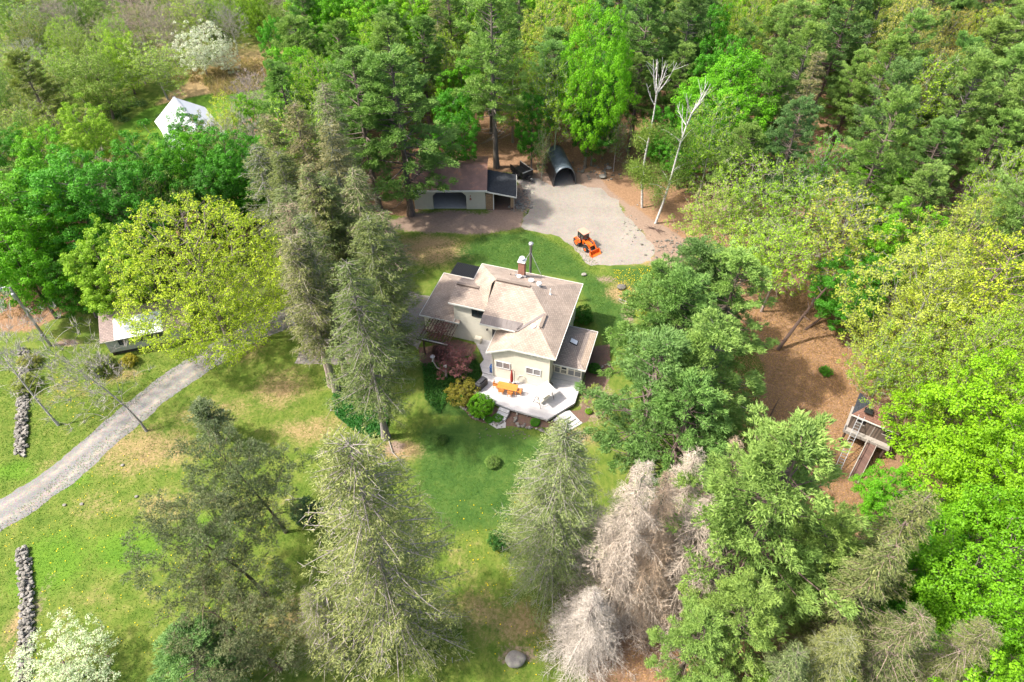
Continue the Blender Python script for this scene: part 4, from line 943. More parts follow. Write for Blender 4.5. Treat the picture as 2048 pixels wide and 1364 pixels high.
rf.slab([(X0 - .3, -.45, ZE + .0), (X1 + .3, -.45, ZE), (X1 + .3, YR, ZR), (X0 - .3, YR, ZR)], .08); rf2 = MB(); rf2.slab([(X0 - .3, DP + .45, ZE), (X1 + .3, DP + .45, ZE), (X1 + .3, YR, ZR), (X0 - .3, YR, ZR)], .08)
rr_ = MB(); x = X0 - .28
while x < X1 + .3: rr_.bar((x, -.45, ZE + .02), (x, YR, ZR + .02), .04, .05); x += .23
ro = bld(rf, 'roof', 'brown_metal'); rr_.build('ribs', M['brown_metal'], ro); bld(rf2, 'roof', 'brown_metal')
MB().bar((X0 - .3, YR, ZR + .03), (X1 + .3, YR, ZR + .03), .3, .06).build('ridge_cap', M['brown_metal'], ro)
fascia(ga, [((X0 - .32, -.48, ZE - .0), (X1 + .32, -.48, ZE - .0))], .28, .06); bld(MB().slab([(X1 - .02, 0, ZE), (X1 - .02, DP, ZE), (X1 - .02, YR, ZR - .08)], .12, (-1, 0, 0)).slab([(X0 + .14, 0, ZE), (X0 + .14, DP, ZE), (X0 + .14, YR, ZR - .08)], .12, (-1, 0, 0)), 'gable', 'garage_wall')
bld(MB().box((3.05, -.06, 2.35), (.12, .12, .18)).lathe([(.16, 0), (.12, .25)], (3.05, -.12, 1.75), 8), 'wall_lamp', 'brick'); bld(MB().box((-.3, -.3, ZE - .3), (.3, .3, .1)), 'floodlight', 'black')
bld(MB().box((5.32, .3, 2.4), (.16, .25, .5)), 'meter_box', 'black')
# lean-to woodshed
lt = empty('woodshed', (-3.9, 85.5, 0), 0, 'open lean-to woodshed with black shingle roof on the right side of the garage', 'shed')
roof_poly('roof', [(-.05, -.3, 3.35), (4.55, -1.1, 2.85), (4.55, 4.9, 2.85), (-.05, 5.6, 3.35)], M['shingle_black'], lt, .1)
fascia(lt, [((-.05, -.33, 3.35), (4.57, -1.13, 2.85))], .22, .05); fascia(lt, [((4.58, -1.1, 2.85), (4.58, 4.9, 2.85))], .14, .04)
MB().span((.1, -.2, 0), (4.4, 4.9, .03)).build('earth_floor', M['mulch'], lt)
for x, y in ((1.15, -.1), (4.2, -.7), (4.2, 2.2), (4.2, 4.6)): MB().span((x - .07, y - .07, 0), (x + .07, y + .07, 2.85)).build('post', M['trim'] if y > 1 or x < 2 else M['grey_wood'], lt)
MB().span((.1, 4.9, 0), (4.5, 5.0, 2.8)).build('back_wall', M['brown_wood'], lt)
wp = empty('firewood_stack', (-3.35, 85.7, 0), 0, 'tall stack of split firewood between garage wall and woodshed opening', 'firewood')
lg = [MB().tube([(0, -.22, 0), (0, .22, 0)], r_, n).mesh('log', M['log']) for r_, n in ((.085, 7), (.07, 5), (.095, 6))]
for i in range(7):
    for j in range(17): link('log', lg[(i * 3 + j) % 3], wp, (-.45 + i * .165, rng.normal() * .04, .1 + j * .157), (0, rng.uniform(0, 6), 0))
wp2 = empty('firewood_stack', (.02, 86.3, 0), 0, 'low firewood stack at the right post of the woodshed', 'firewood')
for i in range(5):
    for j in range(12): link('log', lg[(i + j) % 3], wp2, (rng.normal() * .03, -.4 + i * .165, .1 + j * .157), (0, 0, R(90)))

# ------------------------------------------------------------------ arched shelter
a0 = at(1106, 372); a1 = at(1152, 369); c0 = (a0 + a1) / 2; bk_ = at(1110, 291, 3.1); Wd = (a1 - a0).length / 2; HH = 3.15
dirv = Vector((bk_.x - c0.x, bk_.y - c0.y, 0)); Ln = dirv.length; qa = math.atan2(dirv.y, dirv.x) - R(90)
qh = empty('arched_shelter', (c0.x, c0.y, 0), qa, 'dark slate fabric tunnel shelter with open front at the edge of the gravel', 'shelter')
def arch_pt(t_, r_=0): # t 0..1 from left foot over to right foot
    a = math.pi * t_; return Vector((-math.cos(a) * (Wd + r_), 0, (HH + r_) * math.sin(a) ** .72))
def shell(y0, y1, t0, t1, n=22, th=.05, nx=10):
    mb = MB(); vs = []; 
    for r_ in (0, -th):
        for j in range(nx + 1):
            y = y0 + (y1 - y0) * j / nx
            for i in range(n + 1):
                p = arch_pt(t0 + (t1 - t0) * i / n, r_ + .03 * math.sin(j * 2.1) * (1 if r_ == 0 else 1)); vs.append((p.x, y, max(0, p.z)))
    m_ = (nx + 1) * (n + 1); fs = []
    for j in range(nx):
        for i in range(n):
            q = j * (n + 1) + i; fs.append((q, q + 1, q + n + 2, q + n + 1)); q += m_; fs.append((q, q + n + 1, q + n + 2, q + 1))
    for i in range(n): fs.append((i, m_ + i, m_ + i + 1, i + 1)); q = nx * (n + 1) + i; fs.append((q, q + 1, m_ + q + 1, m_ + q))
    return mb.add(vs, fs)
shell(0, Ln, .22, .80).build('cover', M['tarp'], qh, smooth=True); shell(0, Ln, .0, .225, 8).build('side_cover', M['black'], qh, smooth=True); shell(0, Ln * .9, .80, 1.0, 8).build('side_cover', M['black'], qh, smooth=True)
for k in range(6): MB().tube([arch_pt(i / 16, -.08) + Vector((0, .1 + k * (Ln - .2) / 5, 0)) for i in range(17)], .035, 5).build('hoop', M['steel'], qh)
MB().slab([arch_pt(i / 12, -.1) + Vector((0, Ln - .1, 0)) for i in range(13)], .03, (0, 1, 0)).build('end_panel', M['black'], qh)

# ------------------------------------------------------------------ dump trailer
tc = (at(1019, 328, 1.5) + at(1063, 341, 1.5)) / 2
t1 = at(1041, 325, 1.5); t2 = at(1063, 341, 1.5); tv = (t2 - t1); ta = math.atan2(tv.y, tv.x)
tr_ = empty('dump_trailer', (1.55, 94.6, 0), ta, 'black high-sided dump trailer parked between garage and arched shelter', 'trailer')
MB().span((-1.75, -.95, .6), (1.55, .95, .68)).build('bed_floor', M['black'], tr_)
for y in (-.98, .92):
    sd_ = MB(); sd_.span((-1.75, y, .55), (1.55, y + .06, 1.5))
    for i in range(7): sd_.span((-1.7 + i * .53, y - .05, .55), (-1.62 + i * .53, y + .11, 1.5))
    s_ = sd_.build('side_panel', M['black'], tr_); MB().span((-1.78, y - .04, 1.503), (1.58, y + .1, 1.56)).build('top_rail', M['grey_wood'] if y > 0 else M['black'], s_)
MB().span((1.553, -1.0, .55), (1.62, 1.0, 1.5)).build('front_panel', M['black'], tr_); MB().tube([(1.6, -1.0, 1.62), (1.6, 1.0, 1.62)], .09, 10).build('tarp_roll', M['steel'], tr_)
MB().bar((1.6, -.6, .5), (2.9, 0, .5), .08, .12).bar((1.6, .6, .5), (2.9, 0, .5), .08, .12).build('drawbar', M['black'], tr_); MB().box((2.05, 0, .75), (.5, .6, .4)).build('pump_box', M['black'], tr_, .03)
MB().box((2.5, 0, .62), (.2, .2, .3)).tube([(2.7, .1, .2), (2.7, .1, .8)], .04, 8).build('jack', M['steel'], tr_)
for x in (-.55, .3):
    for y in (-1.15, 1.15):
        wo_ = MB().tube([(x, y - .12, .36), (x, y + .12, .36)], .36, 18).build('wheel', M['rubber'], tr_); MB().tube([(x, y - .13, .36), (x, y + .13, .36)], .19, 12).build('rim', M['steel'], wo_)
for y in (-1.16, 1.16): MB().box((-.12, y, .78), (1.7, .3, .05)).build('mudguard', M['black'], tr_)

# ------------------------------------------------------------------ tractor
p0 = at(1160, 487); p1 = at(1188, 512); ta = math.atan2(p1.y - p0.y, p1.x - p0.x)
tt_ = empty('tractor', (10.25, 76.5, 0), R(-55), 'orange cab tractor with raised-arm front loader on the gravel turnaround', 'tractor')
def wheel(x, y, r_, w_):
    n = 22; mb = MB().tube([(x, y - w_ / 2, r_), (x, y - w_ / 2 * .8, r_), (x, y + w_ / 2 * .8, r_), (x, y + w_ / 2, r_)], [r_ * .86, r_, r_, r_ * .86], n)
    for k in range(n // 2 * 2):
        a = 2 * math.pi * k / n; mb.box((x + math.cos(a) * r_, y + (w_ * .22 if k % 2 else -w_ * .22), r_ + math.sin(a) * r_), (.07, w_ * .5, .07), M=Matrix.Rotation(-a, 3, 'Y'))
    o = mb.build('wheel', M['rubber'], tt_); MB().tube([(x, y - w_ * .52, r_), (x, y + w_ * .52, r_)], r_ * .56, 16).build('rim', M['orange'], o); MB().tube([(x, y - w_ * .56, r_), (x, y + w_ * .56, r_)], r_ * .15, 8).build('hub', M['black'], o)
for s_ in (-1, 1):
    wheel(-.85, s_ * .72, .62, .40); wheel(.95, s_ * .66, .40, .26)
    MB().slab([(-1.5, s_ * .55, .95), (-1.25, s_ * .55, 1.28), (-.5, s_ * .55, 1.28), (-.2, s_ * .55, .9), (-.2, s_ * .98, .9), (-.5, s_ * .98, 1.28), (-1.25, s_ * .98, 1.28), (-1.5, s_ * .98, .95)], .05).build('fender', M['orange'], tt_)
MB().box((-.2, 0, .62), (2.3, .5, .4)).build('chassis', M['black'], tt_, .03)
MB().slab([(.15, -.32, 1.25), (1.35, -.28, 1.12), (1.45, -.24, 1.02), (1.45, .24, 1.02), (1.35, .28, 1.12), (.15, .32, 1.25)], .42).build('hood', M['orange'], tt_, .05)
MB().box((1.47, 0, .86), (.04, .42, .3)).build('grille', M['black'], tt_)
cbx = MB()
for x, y, x2, y2 in ((-1.05, .52, -1.05, .5), (-1.05, -.52, -1.05, -.5), (.22, .5, .05, .46), (.22, -.5, .05, -.46), (-.45, .54, -.45, .52), (-.45, -.54, -.45, -.52)): cbx.bar((x, y, .95), (x2, y2, 2.3), .06, .06)
cb_ = cbx.build('cab', M['black'], tt_)
for s_ in (-1, 1): MB().slab([(-1.02, s_ * .505, 1.25), (.14, s_ * .505, 1.2), (.03, s_ * .47, 2.26), (-1.02, s_ * .47, 2.26)], .012, (0, 1, 0)).build('side_glass', M['glass'], cb_)
MB().slab([(.19, -.46, 1.26), (.19, .46, 1.26), (.05, .43, 2.26), (.05, -.43, 2.26)], .012, (1, 0, 0)).build('windscreen', M['glass'], cb_)
MB().slab([(-1.05, -.46, 1.26), (-1.05, .46, 1.26), (-1.05, .43, 2.26), (-1.05, -.43, 2.26)], .012, (1, 0, 0)).build('rear_glass', M['glass'], cb_)
MB().box((-.45, 0, 2.36), (1.5, 1.16, .13)).build('cab_roof', M['pink_roof'], tt_, .05)
MB().box((-.6, 0, 1.05), (.45, .45, .15)).box((-.8, 0, 1.35), (.1, .45, .5)).build('seat', M['red_cloth'], tt_)
for s_ in (-1, 1):
    MB().bar((.25, s_ * .52, .8), (.15, s_ * .52, 1.45), .12, .18).bar((.15, s_ * .52, 1.42), (1.15, s_ * .52, 1.30), .11, .16).bar((1.12, s_ * .52, 1.36), (2.05, s_ * .52, .42), .11, .16).build('loader_arm', M['orange'], tt_)
    MB().tube([(.4, s_ * .52, .85), (1.05, s_ * .52, 1.2)], .035, 6).build('hydraulic_ram', M['steel'], tt_)
MB().bar((1.45, -.52, 1.02), (1.45, .52, 1.02), .09, .09).build('cross_tube', M['orange'], tt_)
bu = MB(); bu.slab([(2.0, -.84, .12), (2.0, .84, .12), (2.0, .84, .68), (2.0, -.84, .68)], .05, (1, 0, 0)); bu.slab([(2.0, -.84, .12), (2.62, -.84, .06), (2.62, .84, .06), (2.0, .84, .12)], .04)
for s_ in (-.86, .81): bu.slab([(2.0, s_, .1), (2.6, s_, .05), (2.35, s_, .45), (2.05, s_, .68)], .05, (0, 1, 0))
bu.build('bucket', M['orange'], tt_)

# ------------------------------------------------------------------ cottage shed on the left
c0 = at(222, 706, .5); e1 = Vector((math.cos(R(16.7)), math.sin(R(16.7)), 0))
sh = empty('cottage_shed', (c0.x, c0.y, 0), R(16.7), 'small greige cottage with mauve shingles and white clear roof panels below the yellow-green tree', 'shed')
Lc, Dc, Zw = 9.3, 4.6, 2.7
MB().span((0, 0, .5), (Lc, Dc, Zw)).build('wall', M['siding_cot'], sh); MB().span((.1, .1, 0), (Lc - .1, Dc - .1, .5)).build('crawl_space', M['dark_in'], sh)
for x in (.3, 3.2, 6.1, 9.0): MB().span((x - .12, -.02, 0), (x + .12, .1, .5)).build('pier', M['brown_wood'], sh)
for x in (0, Lc): MB().slab([(x, 0, Zw), (x, Dc, Zw), (x, 3.2, 3.98)], .1, (1 if x == 0 else -1, 0, 0)).build('gable', M['siding_cot'], sh)
roof_poly('roof', [(-.35, -.35, 2.62), (Lc + .35, -.35, 2.62), (Lc + .35, 3.3, 4.1), (-.35, 3.3, 4.1)], M['shingle_mauve'], sh); roof_poly('roof', [(-.35, 5.0, 2.9), (Lc + .35, 5.0, 2.9), (Lc + .35, 3.3, 4.1), (-.35, 3.3, 4.1)], M['shingle_mauve'], sh)
zs = lambda y: 2.62 + (y + .35) / 3.65 * 1.48
MB().slab([(1.25, -.4, zs(-.4) + .1), (6.6, -.4, zs(-.4) + .1), (6.6, 2.2, zs(2.2) + .1), (1.25, 2.2, zs(2.2) + .1)], .08).build('roof_light_frame', M['white'], sh)
for i in range(6): x = 1.33 + i * .88; MB().slab([(x, -.3, zs(-.3) + .13), (x + .8, -.3, zs(-.3) + .13), (x + .8, 2.1, zs(2.1) + .13), (x, 2.1, zs(2.1) + .13)], .03).build('roof_light_panel', M['poly'], sh)
for i in range(5): window(sh, 1.35 + i * 1.05, 2.15 + i * 1.05, 1.45, 2.4, 0, 1, 'glass', 'siding_cot')
fascia(sh, [((-.35, -.37, 2.62), (1.2, -.37, 2.62)), ((6.65, -.37, 2.62), (Lc + .35, -.37, 2.62))], .12, .04, 'siding_cot')

# ------------------------------------------------------------------ white-roofed barn
b0 = at(309, 243, 4.0); b1 = at(333, 276, 4.0); rg = at(356, 209, 7.2); b2 = at(411, 216, 4.0)
e1 = Vector((b1.x - b0.x, b1.y - b0.y, 0)).normalized(); e2 = Vector((-e1.y, e1.x, 0)); Wb = (b2 - b0).dot(e2); ang = math.atan2(e1.y, e1.x)
ba = empty('barn', (b0.x, b0.y, 0), ang, 'white barn with bright white metal gable roof in the green meadow', 'barn')
Lb = 13.0; hr = 3.0
MB().span((.3, .4, 0), (Lb - .3, Wb - .4, 3.9)).build('wall', M['white'], ba)
for x in (.3, Lb - .3): MB().slab([(x, .4, 3.9), (x, Wb - .4, 3.9), (x, Wb / 2, 4 + hr - .15)], .1, (1 if x < 1 else -1, 0, 0)).build('gable', M['white'], ba)
for s_, (ya, yb) in enumerate(((0, Wb / 2), (Wb, Wb / 2))):
    r_ = MB(); r_.slab([(0, ya, 4), (Lb, ya, 4), (Lb, yb, 4 + hr), (0, yb, 4 + hr)], .1)
    for i in range(28): x = .1 + i * .47; r_.bar((x, ya, 4.02), (x, yb, 4.02 + hr), .05, .06)
    r_.build('roof', M['barn_roof'], ba)
MB().bar((0, Wb / 2, 4 + hr + .05), (Lb, Wb / 2, 4 + hr + .05), .4, .08).build('ridge_cap', M['steel'], ba)
MB().span((4, .33, 0), (7, .38, 2.9)).build('barn_door', M['barn_roof'], ba); 
for x in (1.6, 9.4): MB().span((x, .33, 1.4), (x + .9, .385, 2.3)).build('window', M['glass'], ba)

# ------------------------------------------------------------------ tree house
th0 = at(1706, 828, 4.0); th1 = at(1797, 866, 4.0); ta = math.atan2(th1.y - th0.y, th1.x - th0.x); Wt = (th1 - th0).length
TZ = 1.9
te = empty('tree_house', (th0.x, th0.y, 0), ta, 'weathered board tree house with red-brown shingle roof standing among trunks', 'tree house')
wl = MB(); wl.span((.15, .0, TZ), (.7, .1, 3.95)); wl.span((.7, 0, TZ), (1.5, .1, 3.1)); wl.span((.7, 0, 3.75), (1.5, .1, 3.95)); wl.span((1.5, 0, TZ), (3.3, .1, 3.95)); wl.span((3.3, 0, TZ), (4.3, .1, 3.0)); wl.span((3.3, 0, 3.75), (4.3, .1, 3.95)); wl.span((4.3, 0, TZ), (Wt - .1, .1, 3.95))
wl.build('wall', M['old_wood'], te); MB().span((.15, .1, TZ), (Wt - .1, 3.2, 3.9)).build('wall', M['old_wood'], te)
MB().span((2.35, -.04, TZ), (2.43, 0, 3.9)).span((3.2, -.04, 2.92), (4.4, 0, 3.0)).span((.66, -.04, 3.02), (1.55, 0, 3.1)).build('wall_trim', M['grey_wood'], te)
for x0, x1, z0 in ((.72, 1.48, 3.1), (3.32, 4.28, 3.0)): MB().span((x0, .02, z0), (x1, .06, 3.75)).build('window', M['black'], te)
roof_poly('roof', [(-.1, -.15, 4.0), (Wt + .1, -.15, 4.0), (Wt - .9, 1.8, 4.75), (1.2, 1.8, 4.75)], M['shingle_red'], te, .1); roof_poly('roof', [(-.1, 3.4, 4.0), (Wt + .1, 3.4, 4.0), (Wt - .9, 1.8, 4.75), (1.2, 1.8, 4.75)], M['shingle_red'], te, .1)
roof_poly('roof', [(-.1, -.15, 4.0), (-.1, 3.4, 4.0), (1.2, 1.8, 4.75)], M['shingle_black'], te, .1); roof_poly('roof', [(Wt + .1, -.15, 4.0), (Wt + .1, 3.4, 4.0), (Wt - .9, 1.8, 4.75)], M['shingle_red'], te, .1)
fascia(te, [((-.1, -.18, 4.02), (Wt + .1, -.18, 4.02))], .14, .05, 'trim')
MB().span((-.1, -.85, TZ - .1), (Wt + .0, 3.2, TZ)).build('platform', M['grey_wood'], te)
rl = MB(); rl.span((-.1, -.86, TZ + .0), (Wt, -.80, TZ + .3)); rl.span((-.12, -.85, TZ + .0), (-.06, .1, TZ + .3)); rl.build('railing', M['grey_wood'], te)
for x, y in ((.2, -.6), (2.6, -.6), (Wt - .3, -.6), (.2, 2.8), (Wt - .3, 2.8)): MB().tube([(x, y, 0), (x, y, TZ - .1)], .12, 7).build('post', M['brown_wood'], te)
for x, y in ((1.0, 1.2), (3.0, 1.6)): MB().box((x + .2, y - .6, 4.66), (.8, .7, .12)).build('roof_patch', M['black'], te)
ld0 = at(1672, 945); ld1 = at(1722, 836, 4.0)
lad = empty('ladder', (0, 0, 0), 0, 'long grey aluminium ladder leaning up to the roof edge of the tree house', 'ladder')
dd = (ld1 - ld0); sd_ = Vector((math.cos(ta), math.sin(ta), 0)) * .28
ra = MB().bar(ld0 - sd_, ld1 - sd_ + dd * .04, .05, .09); ra.build('rail', M['steel'], lad); MB().bar(ld0 + sd_, ld1 + sd_ + dd * .04, .05, .09).build('rail', M['steel'], lad)
rng_me = None
for i in range(19):
    p = ld0 + dd * ((i + .7) / 19.3); MB().bar(p - sd_, p + sd_, .05, .06).build('rung', M['steel'], lad)
s0 = at(1744, 886, TZ); s1 = at(1706, 962, 0.1)
sl = empty('ramp', (0, 0, 0), 0, 'reddish brown boarded ramp sloping down from the tree house', 'ramp')
dv = s1 - s0; sv = Vector((-dv.y, dv.x, 0)).normalized() * .45
MB().slab([s0 - sv, s0 + sv, s1 + sv, s1 - sv], .06).build('ramp_floor', M['ramp'] if 'ramp' in M else M['shingle_red'], sl)
for s_ in (-1, 1): MB().bar(s0 + sv * s_ * 1.05 + Vector((0, 0, .05)), s1 + sv * s_ * 1.05 + Vector((0, 0, .05)), .05, .18).build('ramp_edge', M['grey_wood'], sl)
hr_ = MB(); hr_.bar(s0 - sv * -1.2 * -1 + Vector((0, 0, .75)), s1 - sv * 1.2 + Vector((0, 0, .75)), .05, .08)
for k in (.1, .5, .9): q = s0.lerp(s1, k) - sv * 1.2; hr_.bar(q, q + Vector((0, 0, .75)), .06, .06)
hr_.build('handrail', M['grey_wood'], sl)

# ------------------------------------------------------------------ power pole
pl = empty('power_pole', at(101, 691), 0, 'grey timber power pole with transformer left of the cottage shed', 'pole')
MB().tube([(0, 0, 0), (0, 0, 9.4)], [.17, .12], 10).build('pole', M['grey_wood'], pl)
t_ = MB().lathe([(.05, 0), (.23, .05), (.23, .8), (.18, .88), (.06, .92)], (.16, -.28, 7.9), 14).build('transformer', M['steel'], pl); MB().tube([(.16, -.28, 8.8), (.16, -.28, 9.1)], .04, 6).build('bushing', M['steel'], t_)
MB().tube([(0, 0, 9.2), (-.35, -.1, 9.55), (-.8, -.2, 9.5)], .04, 6).lathe([(.06, 0), (.16, .05), (.05, .2)], (-.85, -.2, 9.35), 10).build('lamp_arm', M['steel'], pl)
MB().box((.0, -.22, 1.9), (.24, .14, .4)).tube([(0, -.19, 0), (0, -.19, 9.0)], .025, 5).build('meter_box', M['steel'], pl)
MB().tube([(0, 0, 3.0), Vector(at(134, 686)) - Vector(at(101, 691))], .035, 5).build('guy_guard', simple('yellow_plastic', (.62, .45, .02), .5), pl)

# ------------------------------------------------------------------ stones
st_me = []
for k in range(7):
    bm_v = []; mb = MB(); r_ = np.random.default_rng(200 + k)
    prof = [(.05, -.42), (.38, -.3), (.5, 0), (.42, .3), (.1, .42)]; mb.lathe(prof, (0, 0, 0), 7)
    mb.v = [(x * r_.uniform(.8, 1.15), y * r_.uniform(.8, 1.15) * .8, z * r_.uniform(.75, 1.1) * .8) for x, y, z in mb.v]
    st_me.append(mb.mesh('stone', M['stone']))
def stones(parent, pts, smin, smax, zf=.3):
    for p in pts:
        s = rng.uniform(smin, smax); o = link('stone', st_me[rng.integers(7)], parent, (p[0], p[1], p[2] + s * zf), (rng.uniform(-.5, .5), rng.uniform(-.5, .5), rng.uniform(0, 6.3)), (s, s * rng.uniform(.8, 1.3), s * rng.uniform(.6, 1.0)))
def stone_wall(name, label, path, width, n, height, smin, smax, big=()):
    P = [at(*q) for q in path]; root = empty(name, P[0], 0, label, 'stone wall'); L = [0]
    for a, b_ in zip(P, P[1:]): L.append(L[-1] + (b_ - a).length)
    core = MB()
    for i in range(70):
        s = i / 69 * L[-1]; k = min(len(P) - 2, max(0, int(np.searchsorted(L, s) - 1))); f = (s - L[k]) / (L[k + 1] - L[k]); c = P[k].lerp(P[k + 1], f) - P[0]
        core.box((c.x + rng.normal() * .1, c.y, height * .22), (width * rng.uniform(.55, .8), L[-1] / 60, height * .45), rz=rng.uniform(-.5, .5))
    core.build('rubble_core', M['stone'], root)
    pts = []
    for i in range(n):
        s = rng.uniform(0, L[-1]); k = min(len(P) - 2, max(0, int(np.searchsorted(L, s) - 1))); f = (s - L[k]) / (L[k + 1] - L[k]); c = P[k].lerp(P[k + 1], f) - P[0]
        d = (P[k + 1] - P[k]).normalized(); sd2 = Vector((-d.y, d.x, 0)); q = rng.uniform(-1, 1); c += sd2 * q * width / 2
        pts.append((c.x, c.y, height * (1 - abs(q) ** 2) * rng.uniform(.35, 1)))
    stones(root, pts, smin, smax, .2); return root
stone_wall('stone_wall', 'grey fieldstone wall running up the lower left edge of the lawn', [(47, 1100), (52, 1150), (56, 1200), (54, 1260), (50, 1320), (46, 1420)], 1.2, 290, .55, .2, .5)
stone_wall('stone_wall', 'mossy fieldstone wall left of the driveway, behind the bare leaning tree', [(47, 700), (48, 740), (48, 790), (46, 840), (44, 880), (43, 910)], 1.25, 290, .55, .2, .5)
ed = empty('stone_edging', at(1050, 850), 0, 'curved row of pale stones edging the planting bed below the deck', 'stone edging'); base = at(1050, 850)
for (path, n) in (([(920, 800), (925, 815), (940, 830), (958, 842)], 22), ([(972, 843), (990, 848), (1003, 846)], 12), ([(1032, 828), (1030, 842), (1036, 850), (1050, 853), (1075, 858), (1095, 866), (1110, 866), (1120, 856), (1112, 840)], 58), ([(1175, 825), (1185, 815), (1190, 800)], 10), ([(1190, 745), (1205, 735), (1218, 728)], 10)):
    P = [at(*q) for q in path]
    for i in range(n):
        s = rng.uniform(0, len(P) - 1.001); c = P[int(s)].lerp(P[int(s) + 1], s % 1) - base; stones(ed, [(c.x + rng.normal() * .12, c.y + rng.normal() * .12, 0)], .22, .42)
rk = empty('rubble', at(1046, 400), 0, 'strip of pale rubble between woodshed and gravel', 'rubble')
def scatter_stuff(name, n, px, su, sv, s0_, s1_, mat='stone', label=None, cat=None):
    mb = MB(); 
    for _ in range(n):
        c = at(px[0] + rng.normal() * su, px[1] + rng.normal() * sv); s = rng.uniform(s0_, s1_); mb.box((c.x, c.y, s * .3), (s, s * rng.uniform(.6, 1), s * .6), rz=rng.uniform(0, 3))
    return tag(mb.build(name, M[mat]), label, cat, kind='stuff')
for args in ((60, (1045, 412), 12, 6, .1, .35), (90, (1050, 390), 8, 14, .06, .2), (70, (1340, 495), 22, 12, .08, .3), (30, (1262, 455), 12, 22, .08, .25), (70, (1195, 345), 22, 10, .1, .35), (40, (1318, 505), 20, 14, .04, .12), (40, (1010, 865), 40, 10, .05, .15), (50, (1390, 500), 30, 10, .1, .3)):
    scatter_stuff('gravel_stones', *args)
COL.objects.unlink(rk); bpy.data.objects.remove(rk)
def boulder(u, v, s, label, flat=.6, rz=0):
    mb = MB(); mb.lathe([(.1, -.3), (.45, -.15), (.5, .1), (.36, .34), (.1, .42)], (0, 0, 0), 12)
    mb.v = [tuple(Vector(p) * (1 + .45 * mnoise.noise(Vector(p) * 3.1 + Vector((u, v, 0))))) for p in mb.v]
    o = mb.build('boulder', M['stone'], None, loc=at(u, v, s * .18), rot=(0, 0, rz)); o.scale = (s, s * .8, s * flat)
    sm = o.modifiers.new('round', 'SUBSURF'); sm.levels = 2; sm.render_levels = 2; return tag(o, label, 'rock')
boulder(1030, 1318, 1.9, 'large round lichen-spotted boulder on the lawn at the bottom of the photo')
boulder(1243, 574, 1.3, 'pale boulder in the dandelion grass right of the house roof')
boulder(1168, 549, .8, 'dark rock on the bare patch between house and tractor')
boulder(1218, 336, 1.0, 'white rounded boulder under the trees right of the arched shelter', .8); boulder(1205, 352, 1.5, 'long pale rock lying beside the gravel edge right of the arched shelter', .35)
boulder(1164, 344, .7, 'small grey rock at the right front of the arched shelter', .8)
boulder(1445, 645, .9, 'whitish rock showing between the two middle pines', .8)
for u, v, l in ((245, 930, 'small white stone in dry grass right of the driveway'), (163, 1008, 'flat pale stone in the lawn below the driveway'), (129, 1010, 'flat grey stone in the lawn just below the driveway'), (273, 993, 'small white stone on the tan lawn patch'), (547, 978, 'white stone beside the bent dark pine'), (1115, 1005, 'small grey rock in the round mulch patch')): boulder(u, v, .42, l, .5)
def stick(pts, r_, label, cat='branch', name='fallen_branch', mat='grey_wood', twigs=4):
    P = [at(*q) if len(q) == 2 else at(*q) for q in pts]; mb = MB(); mb.tube(P, [r_ * (1 - .7 * i / (len(P) - 1)) for i in range(len(P))], 6)
    for k in range(twigs):
        a = P[rng.integers(0, len(P) - 1)].lerp(P[-1], rng.uniform(0, .6)); mb.tube([a, a + Vector((rng.normal() * .8, rng.normal() * .8, abs(rng.normal()) * .2 + .05))], [r_ * .4, .01], 4)
    return tag(mb.build(name, M[mat]), label, cat)
stick([(738, 908, .1), (768, 925, .15), (790, 938, .1)], .07, 'pale fallen branch in the grass below the big central spruce')
stick([(778, 882, .1), (785, 905, .2), (805, 925, .1), (812, 930, .05)], .06, 'grey dead branch at the foot of the big central spruce')
stick([(1238, 598, .1), (1260, 606, .15), (1256, 622, .1)], .09, 'bleached forked branch lying right of the house lawn'); stick([(1270, 618, .05), (1290, 624, .05)], .05, 'thin bleached stick beside the forked branch right of the house')
stick([(842, 1298, .1), (880, 1303, .1)], .05, 'grey stick on the lawn beside the big lower spruce'); stick([(660, 822, .05), (668, 812, .1)], .05, 'short stick at the left edge of the dark green ground cover')
stick([(570, 1000, .1), (610, 995, .1)], .04, 'thin dead branch left of the round dark shrub')
stick([(1555, 700, 0), (1600, 640, 3.5), (1640, 590, 7), (1672, 555, 9.5)], .24, 'dark leaning dead trunk rising right over the leaf-covered clearing', 'dead tree', 'dead_tree', 'brown_wood', 10)
stick([(1610, 660, 0), (1650, 630, .8), (1680, 612, 1.6)], .16, 'broken brown trunk resting low beside the dark green maple', 'dead tree', 'dead_tree', 'brown_wood', 2)
stick([(1540, 832, 0), (1558, 798, 1.5)], .1, 'short charred stake leaning in the leaf-covered clearing', 'stake', 'stake', 'brown_wood', 3)
stick([(1468, 1364, 0), (1470, 1250, 6)], .13, 'straight bare brown trunk standing at the bottom right among pines', 'dead tree', 'dead_tree', 'brown_wood', 5)
stick([(1300, 455, .1), (1330, 463, .2)], .12, 'dark brush pile beside the gravel turnaround', 'brush', 'brush_pile', 'brown_wood', 14)
for (u, v, h, l) in ((905, 1325, 1.1, 'thin metal stake in bare soil at the bottom of the lawn'),): MB(); tag(MB().tube([at(u, v, 0), at(u, v, 0) + Vector((.05, 0, h))], .04, 6).build('garden_stake', M['steel']), l, 'stake')
dp = empty('bird_house_post', at(893, 755), 0, 'grey post with white birdhouse in the dark green bed left of the deck', 'birdhouse')
MB().tube([(0, 0, 0), (0, 0, 1.9)], .13, 8).build('post', M['grey_wood'], dp); bh = MB().box((0, 0, 2.05), (.3, .3, .3)).slab([(-.2, -.2, 2.2), (.2, -.2, 2.2), (0, 0, 2.38)], .02).build('birdhouse', M['white'], dp)
